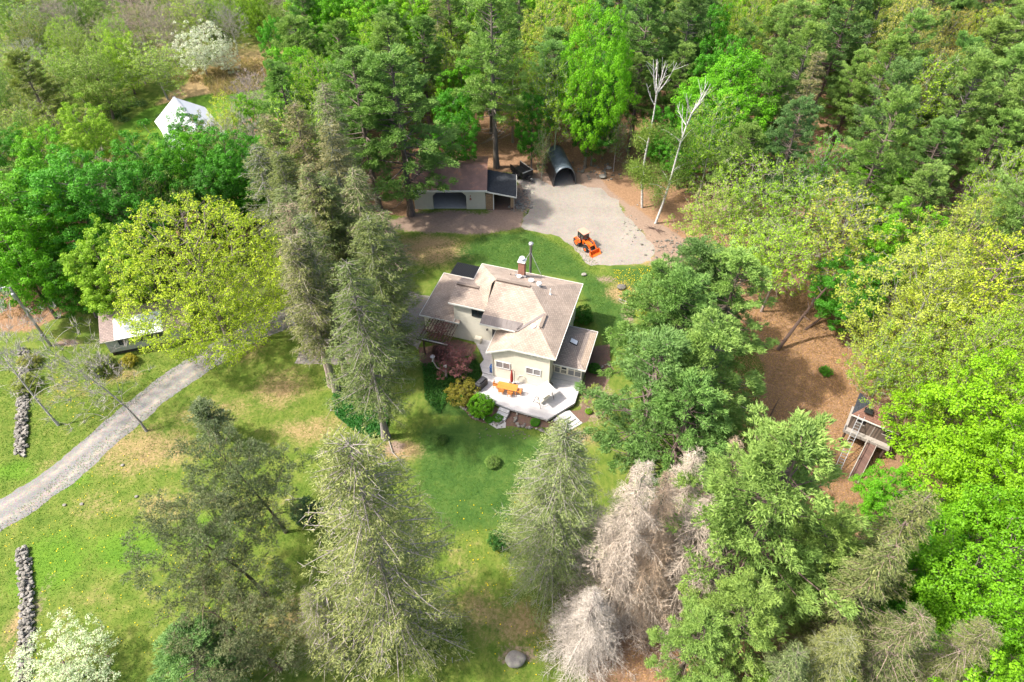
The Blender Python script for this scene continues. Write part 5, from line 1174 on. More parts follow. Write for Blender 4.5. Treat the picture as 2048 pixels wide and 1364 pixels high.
MB().tube([(0, 0, .9), (-.5, .1, 1.2), (-1.0, .3, 1.4), (-1.35, .4, 2.2), (-1.25, .4, 3.0)], [.09, .09, .08, .07, .04], 7).build('driftwood_arm', M['grey_wood'], dp)
pb = tag(MB().lathe([(.16, 0), (.1, .1), (.08, .6), (.28, .75), (.3, .82)], at(866, 722), 12).build('bird_bath', M['white']), 'small white birdbath in the bed below the pergola', 'birdbath')
tag(MB().tube([at(967, 840, .05), at(974, 824, .3)], .05, 6).build('downpipe_end', M['white']), 'white drain pipe end sticking out below the round green shrub', 'pipe')
# ------------------------------------------------------------------ trees
C_ = dict(bright=(.135, .35, .012), lime=(.19, .385, .012), mid=(.07, .245, .014), deep=(.045, .17, .014), yel=(.36, .435, .028), yel2=(.31, .375, .055), gold=(.37, .345, .08), ygreen=(.23, .37, .028), pale=(.26, .36, .055),
          olive=(.19, .22, .055), soft=(.16, .25, .05), grey=(.20, .18, .12), pine=(.155, .265, .068), pineb=(.13, .24, .082), pinel=(.205, .315, .085), pined=(.105, .195, .062),
          spr=(.19, .215, .085), sprg=(.155, .195, .07), sprt=(.225, .21, .11), sprl=(.225, .26, .11), scots=(.15, .175, .10), blue=(.15, .20, .14), white=(.72, .70, .68), deadw=(.46, .35, .25), deadg=(.44, .395, .345), plum=(.17, .065, .075), brownish=(.24, .17, .09))
WORDS = dict(bright='bright green', lime='vivid lime green', mid='rich green', deep='deep green', yel='bright yellow-green', yel2='soft yellow', gold='golden yellow', ygreen='yellow-green', pale='pale green', olive='olive green', soft='soft green', grey='grey-brown',
             pine='mid green', pineb='blue-green', pinel='light green', pined='dark green', spr='olive-grey', sprg='dull green', sprt='tan-grey', sprl='pale olive', scots='dark olive', blue='bluish green', white='white', deadw='tan', deadg='silver grey', plum='plum purple', brownish='brown-tinged')
KN = dict(bigmaple=('maple_tree', 'maple', 'dense round'), bigoak=('oak_tree', 'oak', 'huge round'), bigdead=('dead_spruce', 'dead spruce', 'leafless'), midspruce=('spruce_tree', 'spruce', 'tall'), maple=('maple_tree', 'maple', 'dense round'), tallmaple=('maple_tree', 'maple', 'tall dense'), yellow=('oak_tree', 'oak', 'broad early-leafing'), airy=('young_leaf_tree', 'broadleaf tree', 'airy thin-leaved'), bare=('bare_tree', 'tree', 'nearly bare twiggy'),
          willow=('bushy_tree', 'bushy tree', 'soft rounded'), blossom=('blossom_tree', 'blossom tree', 'flowering'), pine=('pine_tree', 'white pine', 'tall plumed'), lowpine=('pine_tree', 'white pine', 'tall plumed'), youngpine=('pine_tree', 'pine', 'bushy'), spruce=('spruce_tree', 'spruce', 'tall narrow'),
          thinspruce=('spruce_tree', 'spruce', 'thin gappy'), bigspruce=('spruce_tree', 'spruce', 'broad cone-shaped'), dead=('dead_spruce', 'dead spruce', 'leafless'), scots=('pine_tree', 'leaning pine', 'crooked'), birch=('birch_tree', 'birch', 'white-trunked'),
          bareleaner=('bare_tree', 'leaning tree', 'bare grey'), shrub=('shrub', 'shrub', 'low'), roundshrub=('shrub', 'clipped shrub', 'round'), dwarf=('pine_tree', 'young pine', 'small'))
GROUP = dict(bigmaple='maples in and around the clearing', bigoak='early-leafing oaks', bigdead='dead spruces', midspruce='live spruces', lowpine='white pines', maple='maples in and around the clearing', tallmaple='maples in and around the clearing', yellow='early-leafing oaks', airy='airy young-leaved trees', bare='bare twiggy trees', willow='bushy trees in the upper left', blossom='white blossom trees',
             pine='white pines', youngpine='white pines', spruce='live spruces', thinspruce='live spruces', bigspruce='live spruces', dead='dead spruces', birch='white birches', shrub='garden shrubs', scots='leaning dark pines')
TREES = []
BARKC = dict(bigdead=(.24, .20, .17), midspruce=(.28, .24, .2), bigoak=(.22, .19, .16), lowpine=(.15, .12, .10), pine=(.15, .12, .10), youngpine=(.15, .12, .10), spruce=(.26, .22, .18), thinspruce=(.30, .26, .22), bigspruce=(.34, .29, .24), dead=(.26, .22, .19), scots=(.13, .09, .065), birch=(1, 1, 1), bareleaner=(.46, .45, .40), bare=(.33, .29, .25), airy=(.34, .31, .26), blossom=(.22, .18, .15), yellow=(.24, .21, .18))
def place(kind, u, v, h, w=None, col=None, label=None, mode='c', rz=None, bark=None, var=None, cat=None, name=None, base=None, z0=0):
    A = ARCH[kind]; sz = h / A['h']; hc = A['cf'] * h
    if base is not None: p = at(*base)
    elif mode == 'b': p = at(u, v)
    elif mode == 't': p = at(u, v, h * .97); p.z = 0
    else: p = at(u, v, hc); p.z = 0
    p = Vector((p.x, p.y, z0))
    sx = (w / (2 * A['R'])) if w else sz
    k = A['n'] if var is None else var; A['n'] += 1; wm, lm = A['m'][k % len(A['m'])]
    rz = rng.uniform(0, 6.28) if rz is None else rz
    o = empty(name or KN[kind][0], p, rz); o.scale = (sx, sx, sz)
    c = C_[col] if isinstance(col, str) else col
    j = 1 + rng.normal() * .07; jj = rng.normal() * .05
    jj = jj if 'dead' not in kind else abs(jj) * .6; cc = (min(1, c[0] * j * (1 + jj)), min(1, c[1] * j), min(1, c[2] * j * (1 - jj)), 1)
    t_ = link('trunk', wm, o); bc = bark or BARKC.get(kind, (.17, .14, .115)); t_.color = (*[min(1, x * (1 + rng.normal() * .08)) for x in bc], 1)
    f_ = link('crown' if 'dead' not in kind else 'branches', lm, o); f_.color = cc
    if label: o['label'] = label
    o['category'] = cat or ('shrub' if 'shrub' in kind else 'tree')
    if kind in GROUP: o['group'] = GROUP[kind]
    pr_ = proj(p.x, p.y, hc); TREES.append(dict(o=o, kind=kind, col=col if isinstance(col, str) else '', p=p, h=h, px=pr_, r=sx * A['R']))
    return o
# --- named trees --------------------------------------------------
place('bigoak', 404, 548, 19, 19.5, 'yel', 'huge round yellow-green oak spreading over the cottage shed and driveway', var=0)
place('lowpine', 815, 240, 24.5, 14, 'pine', 'big white pine whose dark forked trunk stands in front of the garage', base=(822, 430), var=0)
place('pine', 715, 250, 23.5, 12, 'pine', 'big white pine left of the garage pine, trunk rising from brown needles', base=(760, 420), var=1)
place('pine', 985, 150, 28, 12, 'pinel', 'very tall white pine behind the woodshed roof, bare trunk below', base=(993, 335), var=2)
place('bigmaple', 1185, 150, 24.5, 10.5, 'bright', 'tall bright green maple with straight trunk just right of the arched shelter', base=(1170, 335), var=0)
place('bigmaple', 1452, 215, 20, 14.5, 'bright', 'large bright green maple behind the two bare-topped birches', var=1)
place('birch', 0, 0, 22, 7, 'soft', 'straight white birch with bare forked top, left one beside the gravel turnaround', base=(1284, 415), var=0, rz=R(120))
place('birch', 0, 0, 21.5, 7, 'soft', 'leaning white birch with bare forked top, right one beside the gravel turnaround', base=(1311, 447), var=1, rz=R(-10))
place('midspruce', 0, 0, 25, 11.0, 'sprg', 'tallest central spruce, its trunk rising beside the dark green ground cover', base=(772, 875), var=0)
place('spruce', 0, 0, 22, 10.5, 'sprg', 'dense spruce directly behind the tallest central spruce, left of the house', base=(790, 742), var=1)
place('thinspruce', 0, 0, 22, 8, 'spr', 'bare-stemmed spruce with grey dead lower limbs at the left tip of the ground cover', base=(674, 782), var=0)
place('thinspruce', 0, 0, 21, 7.5, 'spr', 'second bare-stemmed spruce just behind the left tip of the ground cover', base=(664, 770), var=1)
place('thinspruce', 0, 0, 23, 8, 'sprg', 'bare-stemmed spruce on the upper edge of the dark green ground cover', base=(695, 756), var=1)
place('thinspruce', 0, 0, 21, 8, 'spr', 'thin spruce standing in the parking area, left of its neighbour', base=(680, 640), var=0)
place('thinspruce', 0, 0, 22, 8, 'spr', 'thin spruce standing in the parking area, middle of three trunks', base=(692, 632), var=1)
place('spruce', 0, 0, 21, 9.5, 'sprg', 'spruce at the right side of the parking area, nearest the house garage wing', base=(712, 636), var=2)
place('thinspruce', 0, 0, 21, 8.5, 'sprt', 'tan-grey spruce on the left rim of the parking area beside the huge oak', base=(655, 690), var=0)
place('dwarf', 0, 0, 6.4, 3.3, 'blue', 'small bluish young pine alone on the lawn right of the driveway', base=(440, 882))
place('scots', 0, 0, 14.5, 7.5, 'scots', 'crooked dark pine with bare tip leaning left, upper one on the lower lawn', base=(572, 1064), var=0, rz=R(0))
place('scots', 0, 0, 13.5, 9.0, 'scots', 'crooked dark pine leaning left, lower one beside the big pale spruce', base=(530, 1190), var=1, rz=R(8))
place('scots', 0, 0, 11, 8, 'scots', 'dark leaning pine at the bottom edge left of the big pale spruce', base=(560, 1340), var=0, rz=R(-5))
place('youngpine', 395, 1330, 9, 7.5, 'pineb', 'bluish bushy pine at the bottom edge of the lawn', var=0)
place('bigspruce', 690, 895, 29, 14.5, 'sprl', 'big pale olive spruce filling the bottom centre-left of the lawn', mode='t', var=0)
place('bigspruce', 620, 1190, 12, 6, 'sprl', 'shorter pale spruce at the bottom edge against the big pale spruce', mode='t', var=1)
place('bigspruce', 1125, 870, 23, 12.0, 'sprl', 'pale olive spruce right of the lawn, left neighbour of the dead spruces', mode='t', var=1)
place('bigdead', 1284, 930, 22, 13.0, 'deadg', 'biggest dead spruce, silver-topped, in front of all the others', mode='t', var=0)
place('bigdead', 1338, 960, 20, 10.5, 'deadw', 'tan dead spruce leaning against the right side of the biggest dead one', mode='t', var=0)
place('dead', 1398, 905, 18, 7.0, 'deadg', 'silver dead spruce behind the tan one, tip below the middle pines', mode='t', var=0)
place('dead', 1478, 888, 16, 6.5, 'deadw', 'pinkish tan dead spruce tip left of the plumed pine at lower right', mode='t', var=1)
place('dead', 1425, 1000, 18, 9, 'deadg', 'grey dead spruce between the tan one and the lower right pines', mode='t', var=1)
place('dead', 1190, 1180, 12, 6.5, 'deadg', 'low grey-tan dead spruce at the foot of the biggest dead one', mode='t', var=1)
# middle pines
for (u, v, h, w_, c, l) in [(1308, 668, 21, 10, 'pine', 'white pine nearest the porch roof, its plumes touching the house lawn'), (1385, 605, 19, 10, 'pined', 'white pine behind the others at the dandelion patch'), (1452, 640, 20, 9.5, 'pinel', 'white pine bordering the leaf-covered clearing on its left'),
      (1300, 820, 21, 10.5, 'pineb', 'white pine in front of the porch, covering the bed right of the deck'), (1400, 790, 22, 10.5, 'pinel', 'white pine with yellowish tips left of the leaf-covered clearing'), (1350, 700, 22, 9.5, 'pine', 'white pine in the middle of the cluster right of the house'),
      (1350, 880, 20, 9, 'pine', 'white pine directly above the dead spruces'), (1525, 1040, 25, 12.5, 'pinel', 'plumed white pine at lower right, in front of the ladder'), (1600, 1130, 19, 7, 'pinel', 'light green pine below the plumed one at lower right'), (1470, 1260, 17, 7.5, 'pinel', 'green pine at the bottom right of the dead spruces'),
      (1380, 1300, 14, 6.5, 'pinel', 'small green pine at the bottom edge below the dead spruces'), (1560, 1180, 16, 6, 'pinel', 'narrow light pine over the leaning grey trunks at lower right'), (1200, 800, 5, 3.2, 'soft', None)]:
    if h > 6: place('pine', u, v, h, w_, c, l)
place('airy', 1200, 805, 4.5, 3.6, 'pale', 'small pale green tree in the bed between deck and pines')
place('youngpine', 1408, 612, 12, 8, 'pined', 'dark bushy pine right of the dandelion patch')
# lower right
place('bigmaple', 1980, 880, 17, 14, 'lime', 'largest lime green maple overhanging the tree house on the right'); place('bigmaple', 2000, 1140, 18, 13, 'bright', 'bright green maple at the right edge, below the largest one'); place('maple', 2040, 960, 19, 10, 'lime', 'lime maple cut off by the right edge of the photo')
place('maple', 1785, 1000, 8, 6.5, 'bright', 'low bright green maple hiding the foot of the ramp'); place('maple', 1840, 1120, 10, 8, 'mid', 'shaded green maple under the largest lime one'); place('maple', 1800, 1250, 8, 6, 'mid', 'small green maple in shade at the lower right'); place('maple', 1640, 1180, 5, 4, 'bright', 'bright green sapling among leaning trunks at lower right'); place('maple', 1940, 1260, 11, 8, 'bright', 'bright maple behind the bottom right corner spruces')
place('maple', 1650, 1065, 4, 3, 'bright', 'tiny bright sapling right of the plumed pine')
place('spruce', 0, 0, 22, 7.5, 'spr', 'olive spruce with long grey leaning trunk over the lower right litter', base=(1585, 1335), var=2)
place('bigspruce', 1850, 1230, 17, 8, 'spr', 'olive-grey spruce in the bottom right corner, middle one of three', mode='t', var=0); place('bigspruce', 1985, 1260, 16, 7, 'sprl', 'yellowish spruce in the bottom right corner, nearest the right edge', mode='t', var=1)
place('bigspruce', 1700, 1270, 15, 8, 'sprl', 'pale spruce at the bottom edge, left one of the corner three', mode='t', var=1); place('spruce', 1600, 1310, 14, 6, 'sprl', 'pale spruce tip at the bottom edge left of the corner three', mode='t')
place('spruce', 1845, 1000, 20, 8, 'spr', 'olive spruce standing against the lime maples at lower right', mode='t', var=1)
# right middle
for (k, u, v, h, w_, c, l) in [('airy', 1490, 400, 15, 11, 'ygreen', 'airy yellow-green tree right of the birches'), ('airy', 1590, 420, 16, 12, 'ygreen', 'wide airy yellow-green tree above the leaf-covered clearing'), ('airy', 1420, 440, 13, 9, 'pale', 'pale airy tree at the lower right rim of the gravel'), ('airy', 1560, 520, 14, 9, 'ygreen', 'airy tree with grey forked trunk at the top of the clearing'),
      ('airy', 1680, 480, 17, 10, 'pale', 'pale airy tree behind the leaning dead trunk'), ('maple', 1740, 385, 12, 8.5, 'bright', 'small round bright green maple in front of the right-hand pines'), ('airy', 1500, 500, 13, 8, 'ygreen', 'thin yellow-green tree between dandelion patch and clearing'), ('airy', 1640, 345, 14, 7, 'bright', 'small bright airy tree below the tan spruce'),
      ('maple', 1700, 580, 11, 9, 'mid', 'dark-shaded rich green maple at the right of the clearing'), ('maple', 1790, 500, 15, 8.5, 'bright', 'bright green tree behind the big yellow oaks'), ('yellow', 1835, 630, 19, 14.5, 'yel2', 'large soft yellow oak whose trunks pierce the tree house roof'), ('yellow', 1960, 610, 20, 14, 'yel', 'large yellow-green oak right of the one over the tree house'),
      ('yellow', 1910, 530, 18, 12, 'yel2', 'soft yellow oak behind the pair above the tree house'), ('yellow', 2040, 720, 19, 11, 'ygreen', 'yellow-green oak at the right edge above the lime maples'), ('airy', 1775, 735, 14, 6.5, 'ygreen', 'sparse yellow-green tree growing beside the tree house roof'), ('airy', 2035, 800, 15, 8, 'pale', 'pale sparse tree at the right edge above the lime maples')]:
    place(k, u, v, h, w_, c, l)
place('spruce', 1640, 105, 23, 7, 'sprt', 'tan-grey spruce with pinkish tip among the right-hand pines', mode='t', var=0)
place('bareleaner', 1590, 215, 12, 5, 'grey', 'bleached bare tree with drooping limbs right of the large green maple', var=0)
# top centre
for (k, u, v, h, w_, c, l) in [('maple', 905, 260, 15, 7.5, 'mid', 'rich green maple between the garage pine and the very tall pine'), ('maple', 925, 190, 16, 7, 'bright', None), ('yellow', 1090, 95, 19, 10, 'yel2', 'soft yellow tree between the very tall pine and the tall maple'), ('airy', 1112, 200, 19, 8, 'ygreen', 'airy yellow-green tree with thin stems left of the tall maple'),
      ('maple', 1065, 250, 13, 5.5, 'mid', 'rich green slender maple above the dump trailer'), ('maple', 1190, 250, 12, 7, 'deep', 'deep green maple in shade under the tall bright one'), ('airy', 1085, 300, 9, 3.0, 'olive', 'thin olive sapling at the left flank of the arched shelter'), ('maple', 1320, 270, 12, 5, 'mid', 'green leafy maple between the two birch trunks'), ('airy', 1235, 275, 10, 4.5, 'soft', 'soft green branch-like sapling left of the straight birch'),
      ('maple', 1370, 300, 11, 8, 'mid', 'rich green maple just right of the leaning birch'), ('pine', 1285, 110, 23, 10, 'pine', 'white pine between the tall maple and the birches, bare lower trunk'), ('pine', 1370, 110, 22, 9.5, 'pineb', 'blue-green pine behind the birch tops'), ('maple', 1140, 50, 17, 9, 'bright', None), ('spruce', 880, 110, 20, 7, 'spr', None),
      ('tallmaple', 745, 60, 20, 9, 'bright', None), ('maple', 830, 70, 19, 10, 'lime', None), ('maple', 668, 70, 19, 9, 'bright', None), ('pine', 600, 130, 18, 11, 'pine', 'bushy green pine at the right end of the meadow'), ('pine', 690, 150, 20, 8.5, 'pine', None), ('maple', 690, 215, 16, 6, 'bright', None), ('maple', 560, 110, 16, 6, 'mid', None), ('yellow', 760, 130, 18, 8, 'ygreen', None), ('pine', 790, 150, 21, 9, 'pinel', None)]:
    place(k, u, v, h, w_, c, l)
for (k, u, v, h, w_, c, l) in [('yellow', 1612, 45, 18, 12, 'yel2', 'soft yellow oak crown at the top edge above the right-hand pines, left one'), ('yellow', 1810, 62, 19, 14, 'gold', 'golden yellow oak crown among pines, largest at the top right'), ('yellow', 1885, 110, 17, 9, 'gold', 'golden yellow oak crown just below and right of the largest golden one'),
      ('yellow', 1950, 95, 17, 8, 'yel', 'small yellow oak crown near the top right corner'), ('maple', 1495, 35, 18, 10, 'lime', 'lime green crown at the top edge right of centre'), ('maple', 1400, 20, 17, 9, 'lime', None), ('yellow', 1200, 25, 18, 10, 'ygreen', None), ('airy', 1700, 25, 17, 9, 'brownish', 'brown-tinged airy tree between two yellow oak crowns at the top')]:
    place(k, u, v, h, w_, c, l)
# spruces in the centre left
for i, (u, v, h, c) in enumerate([(640, 175, 24, 'spr'), (585, 215, 22, 'sprt'), (530, 240, 20, 'spr'), (505, 300, 18, 'sprg'), (655, 250, 22, 'sprt'), (560, 310, 20, 'sprg'), (700, 345, 22, 'sprg'), (640, 375, 20, 'spr'), (575, 375, 17, 'spr'), (755, 430, 18, 'sprg')]):
    place('spruce' if i % 3 else 'thinspruce', u, v, h, 9.5, c, None, mode='t')
# left
for (k, u, v, h, w_, c, l) in [('maple', 45, 440, 18, 14, 'bright', 'bright green maple at the left edge behind the power pole'), ('maple', 165, 420, 18, 13, 'mid', 'rich green maple behind the cottage shed, second from the left edge'), ('maple', 40, 525, 15, 10, 'bright', 'bright maple overhanging the power pole at left'), ('maple', 150, 562, 10, 7.5, 'mid', 'lower green maple right of the power pole'),
      ('maple', 215, 545, 14, 8.5, 'ygreen', 'yellow-green round tree left of the huge oak'), ('maple', 260, 430, 17, 10, 'mid', None), ('maple', 300, 360, 16, 10, 'mid', None), ('maple', 375, 345, 15, 9, 'bright', None), ('maple', 465, 350, 16, 9, 'mid', 'rich green maple directly behind the huge oak, left of the spruces'), ('maple', 430, 400, 13, 8, 'deep', None), ('willow', 335, 420, 14, 9, 'soft', None), ('spruce', 265, 470, 14, 5, 'sprl', 'pale spruce tip at the upper left shoulder of the huge oak'),
      ('maple', 180, 282, 14, 8.5, 'ygreen', 'yellow-green tree at the near left of the white-roofed barn'), ('maple', 110, 350, 15, 9, 'bright', None), ('maple', 20, 340, 15, 9, 'mid', None), ('yellow', 255, 320, 9, 5.5, 'gold', 'small golden yellow tree below the barn meadow'), ('tallmaple', 375, 285, 12, 5.0, 'mid', 'slender green tree right in front of the white-roofed barn'), ('airy', 425, 300, 13, 6.5, 'olive', None), ('airy', 455, 242, 11, 6, 'yel', 'yellow airy tree beside the right corner of the barn roof'),
      ('maple', 500, 238, 10, 4.5, 'bright', 'small bright green tree at the right end of the barn meadow'), ('willow', 450, 330, 12, 8, 'soft', None), ('willow', 320, 335, 9, 6, 'ygreen', None), ('maple', 530, 400, 11, 6, 'mid', None), ('maple', 500, 180 + 150, 12, 6, 'mid', None)]:
    place(k, u, v, h, w_, c, l)
place('bareleaner', 0, 0, 17, 9, 'pale', 'bare white-grey leaning tree beside the mossy stone wall', base=(117, 850), var=0, rz=R(-20), bark=(.42, .39, .34))
place('bareleaner', 0, 0, 14, 9, 'pale', 'bare leaning tree whose limbs cross the driveway', base=(293, 862), var=1, rz=R(-25), bark=(.34, .32, .26))
place('willow', 190, 155, 13, 11, 'soft', 'soft green rounded tree in the upper left wetland'); place('airy', 310, 130, 11, 10, 'pale', 'wide-branching pale tree at the edge of the barn meadow')
place('blossom', 395, 92, 10.5, 8.5, 'white', 'white blossom tree above the barn meadow, the fullest one'); place('blossom', 448, 108, 7, 5, 'white', 'smaller white blossom tree right of the fullest one'); place('blossom', 612, 30, 9, 7, 'white', 'pale blossom tree at the top edge near the forest corner')
place('blossom', 130, 1325, 5.5, 6.8, (.60, .66, .50), 'small white blossom tree beside the lower stone wall')
place('pine', 75, 190, 16, 8, 'olive', None)
# shrubs and garden plants
def shrub(kind, u, v, h, w_, c, label, mode='b', **k): return place(kind, u, v, h, w_, c, label, mode=mode, **k)
shrub('roundshrub', 962, 824, 2.4, 2.9, 'bright', 'round clipped bright green shrub against the left corner of the deck')
shrub('shrub', 925, 795, 2.0, 3.8, (.24, .21, .03), 'yellow and bronze shrub in the bed left of the deck'); shrub('roundshrub', 923, 803, .9, 1.1, 'deep', 'little green cushion shrub below the yellow and bronze one')
place('airy', 0, 0, 4.6, 4.6, 'plum', 'plum-leaved ornamental tree between pergola and deck', base=(915, 752), bark=(.16, .10, .10)); place('airy', 0, 0, 3.8, 3.2, 'plum', 'smaller plum-leaved tree growing through the pergola', base=(880, 690), bark=(.2, .15, .15))
place('shrub', 0, 0, 1.4, 2.2, (.10, .05, .05), 'reddish shrub at the foot of the plum-leaved tree', base=(880, 712))
shrub('shrub', 620, 1035, 2.6, 2.9, (.05, .11, .055), 'dark blue-green rounded shrub left of the big pale spruce'); shrub('shrub', 205, 742, 2.0, 3.4, (.12, .15, .03), 'low green shrub in front of the cottage shed'); shrub('shrub', 262, 727, 1.3, 2.0, (.30, .27, .03), 'yellowish low shrub at the right front of the cottage shed')
shrub('roundshrub', 985, 928, .9, 1.6, (.13, .20, .04), 'small round shrub alone on the lawn below the deck'); shrub('roundshrub', 884, 882, .7, 1.3, (.08, .16, .03), 'tiny round plant on the lawn left of the small lone shrub'); shrub('roundshrub', 1070, 847, .5, 1.1, 'mid', 'bright perennial clump in the bed below the deck'); shrub('roundshrub', 995, 838, .5, 1.2, 'mid', 'green perennials left of the front steps'); shrub('roundshrub', 978, 842, .5, .9, 'mid', 'small green perennials at the foot of the clipped shrub')
shrub('roundshrub', 1188, 742, 1.0, 1.5, 'deep', 'dark green cushion right of the screened porch'); shrub('shrub', 1165, 640, 1.8, 3.0, 'deep', 'dark green shrub against the shaded right wall of the house'); shrub('roundshrub', 1177, 825, .5, .8, 'lime', 'lime green plant beside the corner steps'); shrub('shrub', 998, 1090, 2.2, 2.0, (.06, .17, .04), 'leafy green bush at the left foot of the pale olive spruce'); shrub('shrub', 1045, 1030, .9, 1.8, (.12, .16, .04), 'scrappy plant in the round mulch patch')
place('shrub', 0, 0, 1.6, 3.2, (.2, .24, .05), 'weedy yellow-green bush growing over the middle of the mossy stone wall', base=(55, 775)); place('shrub', 0, 0, 1.3, 2.6, (.26, .27, .06), 'small weedy bush near the top end of the mossy stone wall', base=(60, 730))
for q in ((1720, 660), (1750, 700), (1650, 745), (1770, 660)): place('shrub', 0, 0, .7, 1.6, 'mid', None, base=q)
# --- filling forest ----------------------------------------------
def inpoly(p, poly): return sdist(np.array([p[0]]), np.array([p[1]]), poly)[0] > 0
keepout = [P2(q) for q in (MEAD, [(640, 420), (1060, 420), (1060, 560), (640, 600)], [(110, 340), (190, 235), (330, 165), (560, 100), (640, 170), (560, 245), (450, 300), (400, 360), (300, 380)], [(700, 560), (1250, 560), (1250, 900), (1150, 2400), (-1400, 2400), (-1600, 800), (560, 560)], [(720, 340), (1000, 322), (1030, 345), (1200, 330), (1340, 400), (1420, 500), (1540, 660), (1660, 620), (1720, 780), (1740, 960), (1500, 1000), (1280, 720), (1200, 620), (700, 480)], [(170, 340), (215, 240), (330, 190), (560, 110), (600, 170), (540, 235), (440, 290), (300, 340)], [(-600, 620), (300, 580), (620, 560), (700, 800), (-600, 900)], [(1460, 560), (1720, 600), (1760, 980), (1560, 1020), (1430, 860)], [(1240, 1400), (1240, 1180), (1620, 1000), (1760, 1080), (1700, 1400)])]
FP = []
for y in np.arange(14, 232, 5.9):
    for x in np.arange(-175, 176, 5.9): FP.append((x + rng.uniform(-2.4, 2.4), y + rng.uniform(-2.4, 2.4)))
FP.sort(key=lambda q: q[1])
placed = [(t['p'].x, t['p'].y, t['r']) for t in TREES]
cnt = 0
for (x, y) in FP:
    g = proj(x, y, 0); c = proj(x, y, 11)
    if c[0] < -90 or c[0] > 2140 or c[1] > 1500 or proj(x, y, 22)[1] < -320 or c[1] < -110: continue
    if any(inpoly((x, y), k) for k in keepout): continue
    u, v = c
    upleft = u < 620 - v * .25 and v < 330
    md = 3.9 if not upleft else 4.0
    if any((x - a) ** 2 + (y - b_) ** 2 < max(md, r_ * .74) ** 2 for a, b_, r_ in placed): continue
    r1 = rng.uniform()
    if upleft:
        opts = [('bare', 'grey', .26), ('airy', 'olive', .18), ('airy', 'pale', .14), ('willow', 'soft', .18), ('willow', 'ygreen', .08), ('airy', 'ygreen', .1), ('yellow', 'ygreen', .06)]; h = rng.uniform(8, 13); w_ = rng.uniform(6, 9)
    elif u < 560: opts = [('maple', 'mid', .4), ('maple', 'bright', .3), ('maple', 'ygreen', .15), ('willow', 'soft', .15)]; h = rng.uniform(11, 16); w_ = rng.uniform(7.5, 10)
    elif u < 1120 and v < 330: opts = [('maple', 'bright', .25), ('maple', 'lime', .18), ('yellow', 'ygreen', .2), ('pine', 'pine', .17), ('airy', 'ygreen', .1), ('tallmaple', 'bright', .1)]; h = rng.uniform(15, 21); w_ = rng.uniform(7.5, 10)
    elif v < 90 and u > 1100: opts = [('pine', 'pine', .25), ('yellow', 'yel2', .28), ('maple', 'lime', .13), ('airy', 'brownish', .1), ('yellow', 'ygreen', .15), ('pine', 'pineb', .1)]; h = rng.uniform(16, 21); w_ = rng.uniform(8, 11)
    elif u > 1500 and 90 <= v < 560: opts = [('pine', 'pine', .34), ('pine', 'pineb', .16), ('pine', 'pinel', .32), ('yellow', 'gold', .10 if v < 260 else 0), ('youngpine', 'pine', .06), ('airy', 'ygreen', .06)]; h = rng.uniform(17, 24); w_ = rng.uniform(7.5, 11)
    elif u > 1500 and v < 800: opts = [('yellow', 'yel2', .45), ('yellow', 'ygreen', .35), ('airy', 'ygreen', .2)]; h = rng.uniform(14, 19); w_ = rng.uniform(8, 11)
    elif u > 1700: opts = [('maple', 'lime', .6), ('maple', 'bright', .4)]; h = rng.uniform(10, 15); w_ = rng.uniform(8, 11)
    elif v < 420: opts = [('pine', 'pine', .5), ('maple', 'mid', .2), ('airy', 'ygreen', .2), ('pine', 'pineb', .1)]; h = rng.uniform(15, 21); w_ = rng.uniform(7, 9.5)
    else: opts = [('pine', 'pine', .4), ('spruce', 'spr', .3), ('maple', 'mid', .3)]; h = rng.uniform(9, 16); w_ = rng.uniform(5, 8)
    tot = sum(o[2] for o in opts); r1 *= tot
    for k, c_, pp_ in opts:
        r1 -= pp_
        if r1 <= 0: break
    place(k, 0, 0, h, w_, c_, None, base=g); placed.append((x, y, w_ / 2)); cnt += 1
# undergrowth along the meadow and forest rim: weeds nobody could count
for (u, v, n_, su, sv, c_, lab) in ((470, 150, 34, 60, 10, (.33, .235, .145), 'low tan brush along the far side of the barn meadow'), (510, 162, 16, 45, 7, (.22, .20, .09), 'dull olive brush on the rim of the barn meadow'), (255, 218, 12, 50, 14, (.12, .19, .07), 'low green brush at the left end of the barn meadow'), (60, 330, 12, 60, 14, (.28, .17, .11), 'reddish brush in the dark gap at the left edge')):
    P_ = []
    for _ in range(n_):
        c0_ = at(u + rng.normal() * su, v + rng.normal() * sv); r_b = rng.uniform(1.0, 2.2); k_ = 220; d_b = unit(rng.normal(size=(k_, 3)) + [0, 0, .4]); d_b[:, 2] = abs(d_b[:, 2]); P_.append(np.array([c0_.x, c0_.y, .05]) + d_b * r_b * rng.uniform(.4, 1, (k_, 1)) * [1, 1, .6])
    P_ = np.concatenate(P_); v_, f_b, n_b = leaf_quads(P_, np.tile([0, 0, .6], (len(P_), 1)), .26, .9); o_ = link('brush', np_mesh('brush', v_, f_b, n_b, M['leaf'], rng.uniform(0, 1, len(P_)))); o_.color = (*c_, 1); tag(o_, lab, 'brush', kind='stuff')
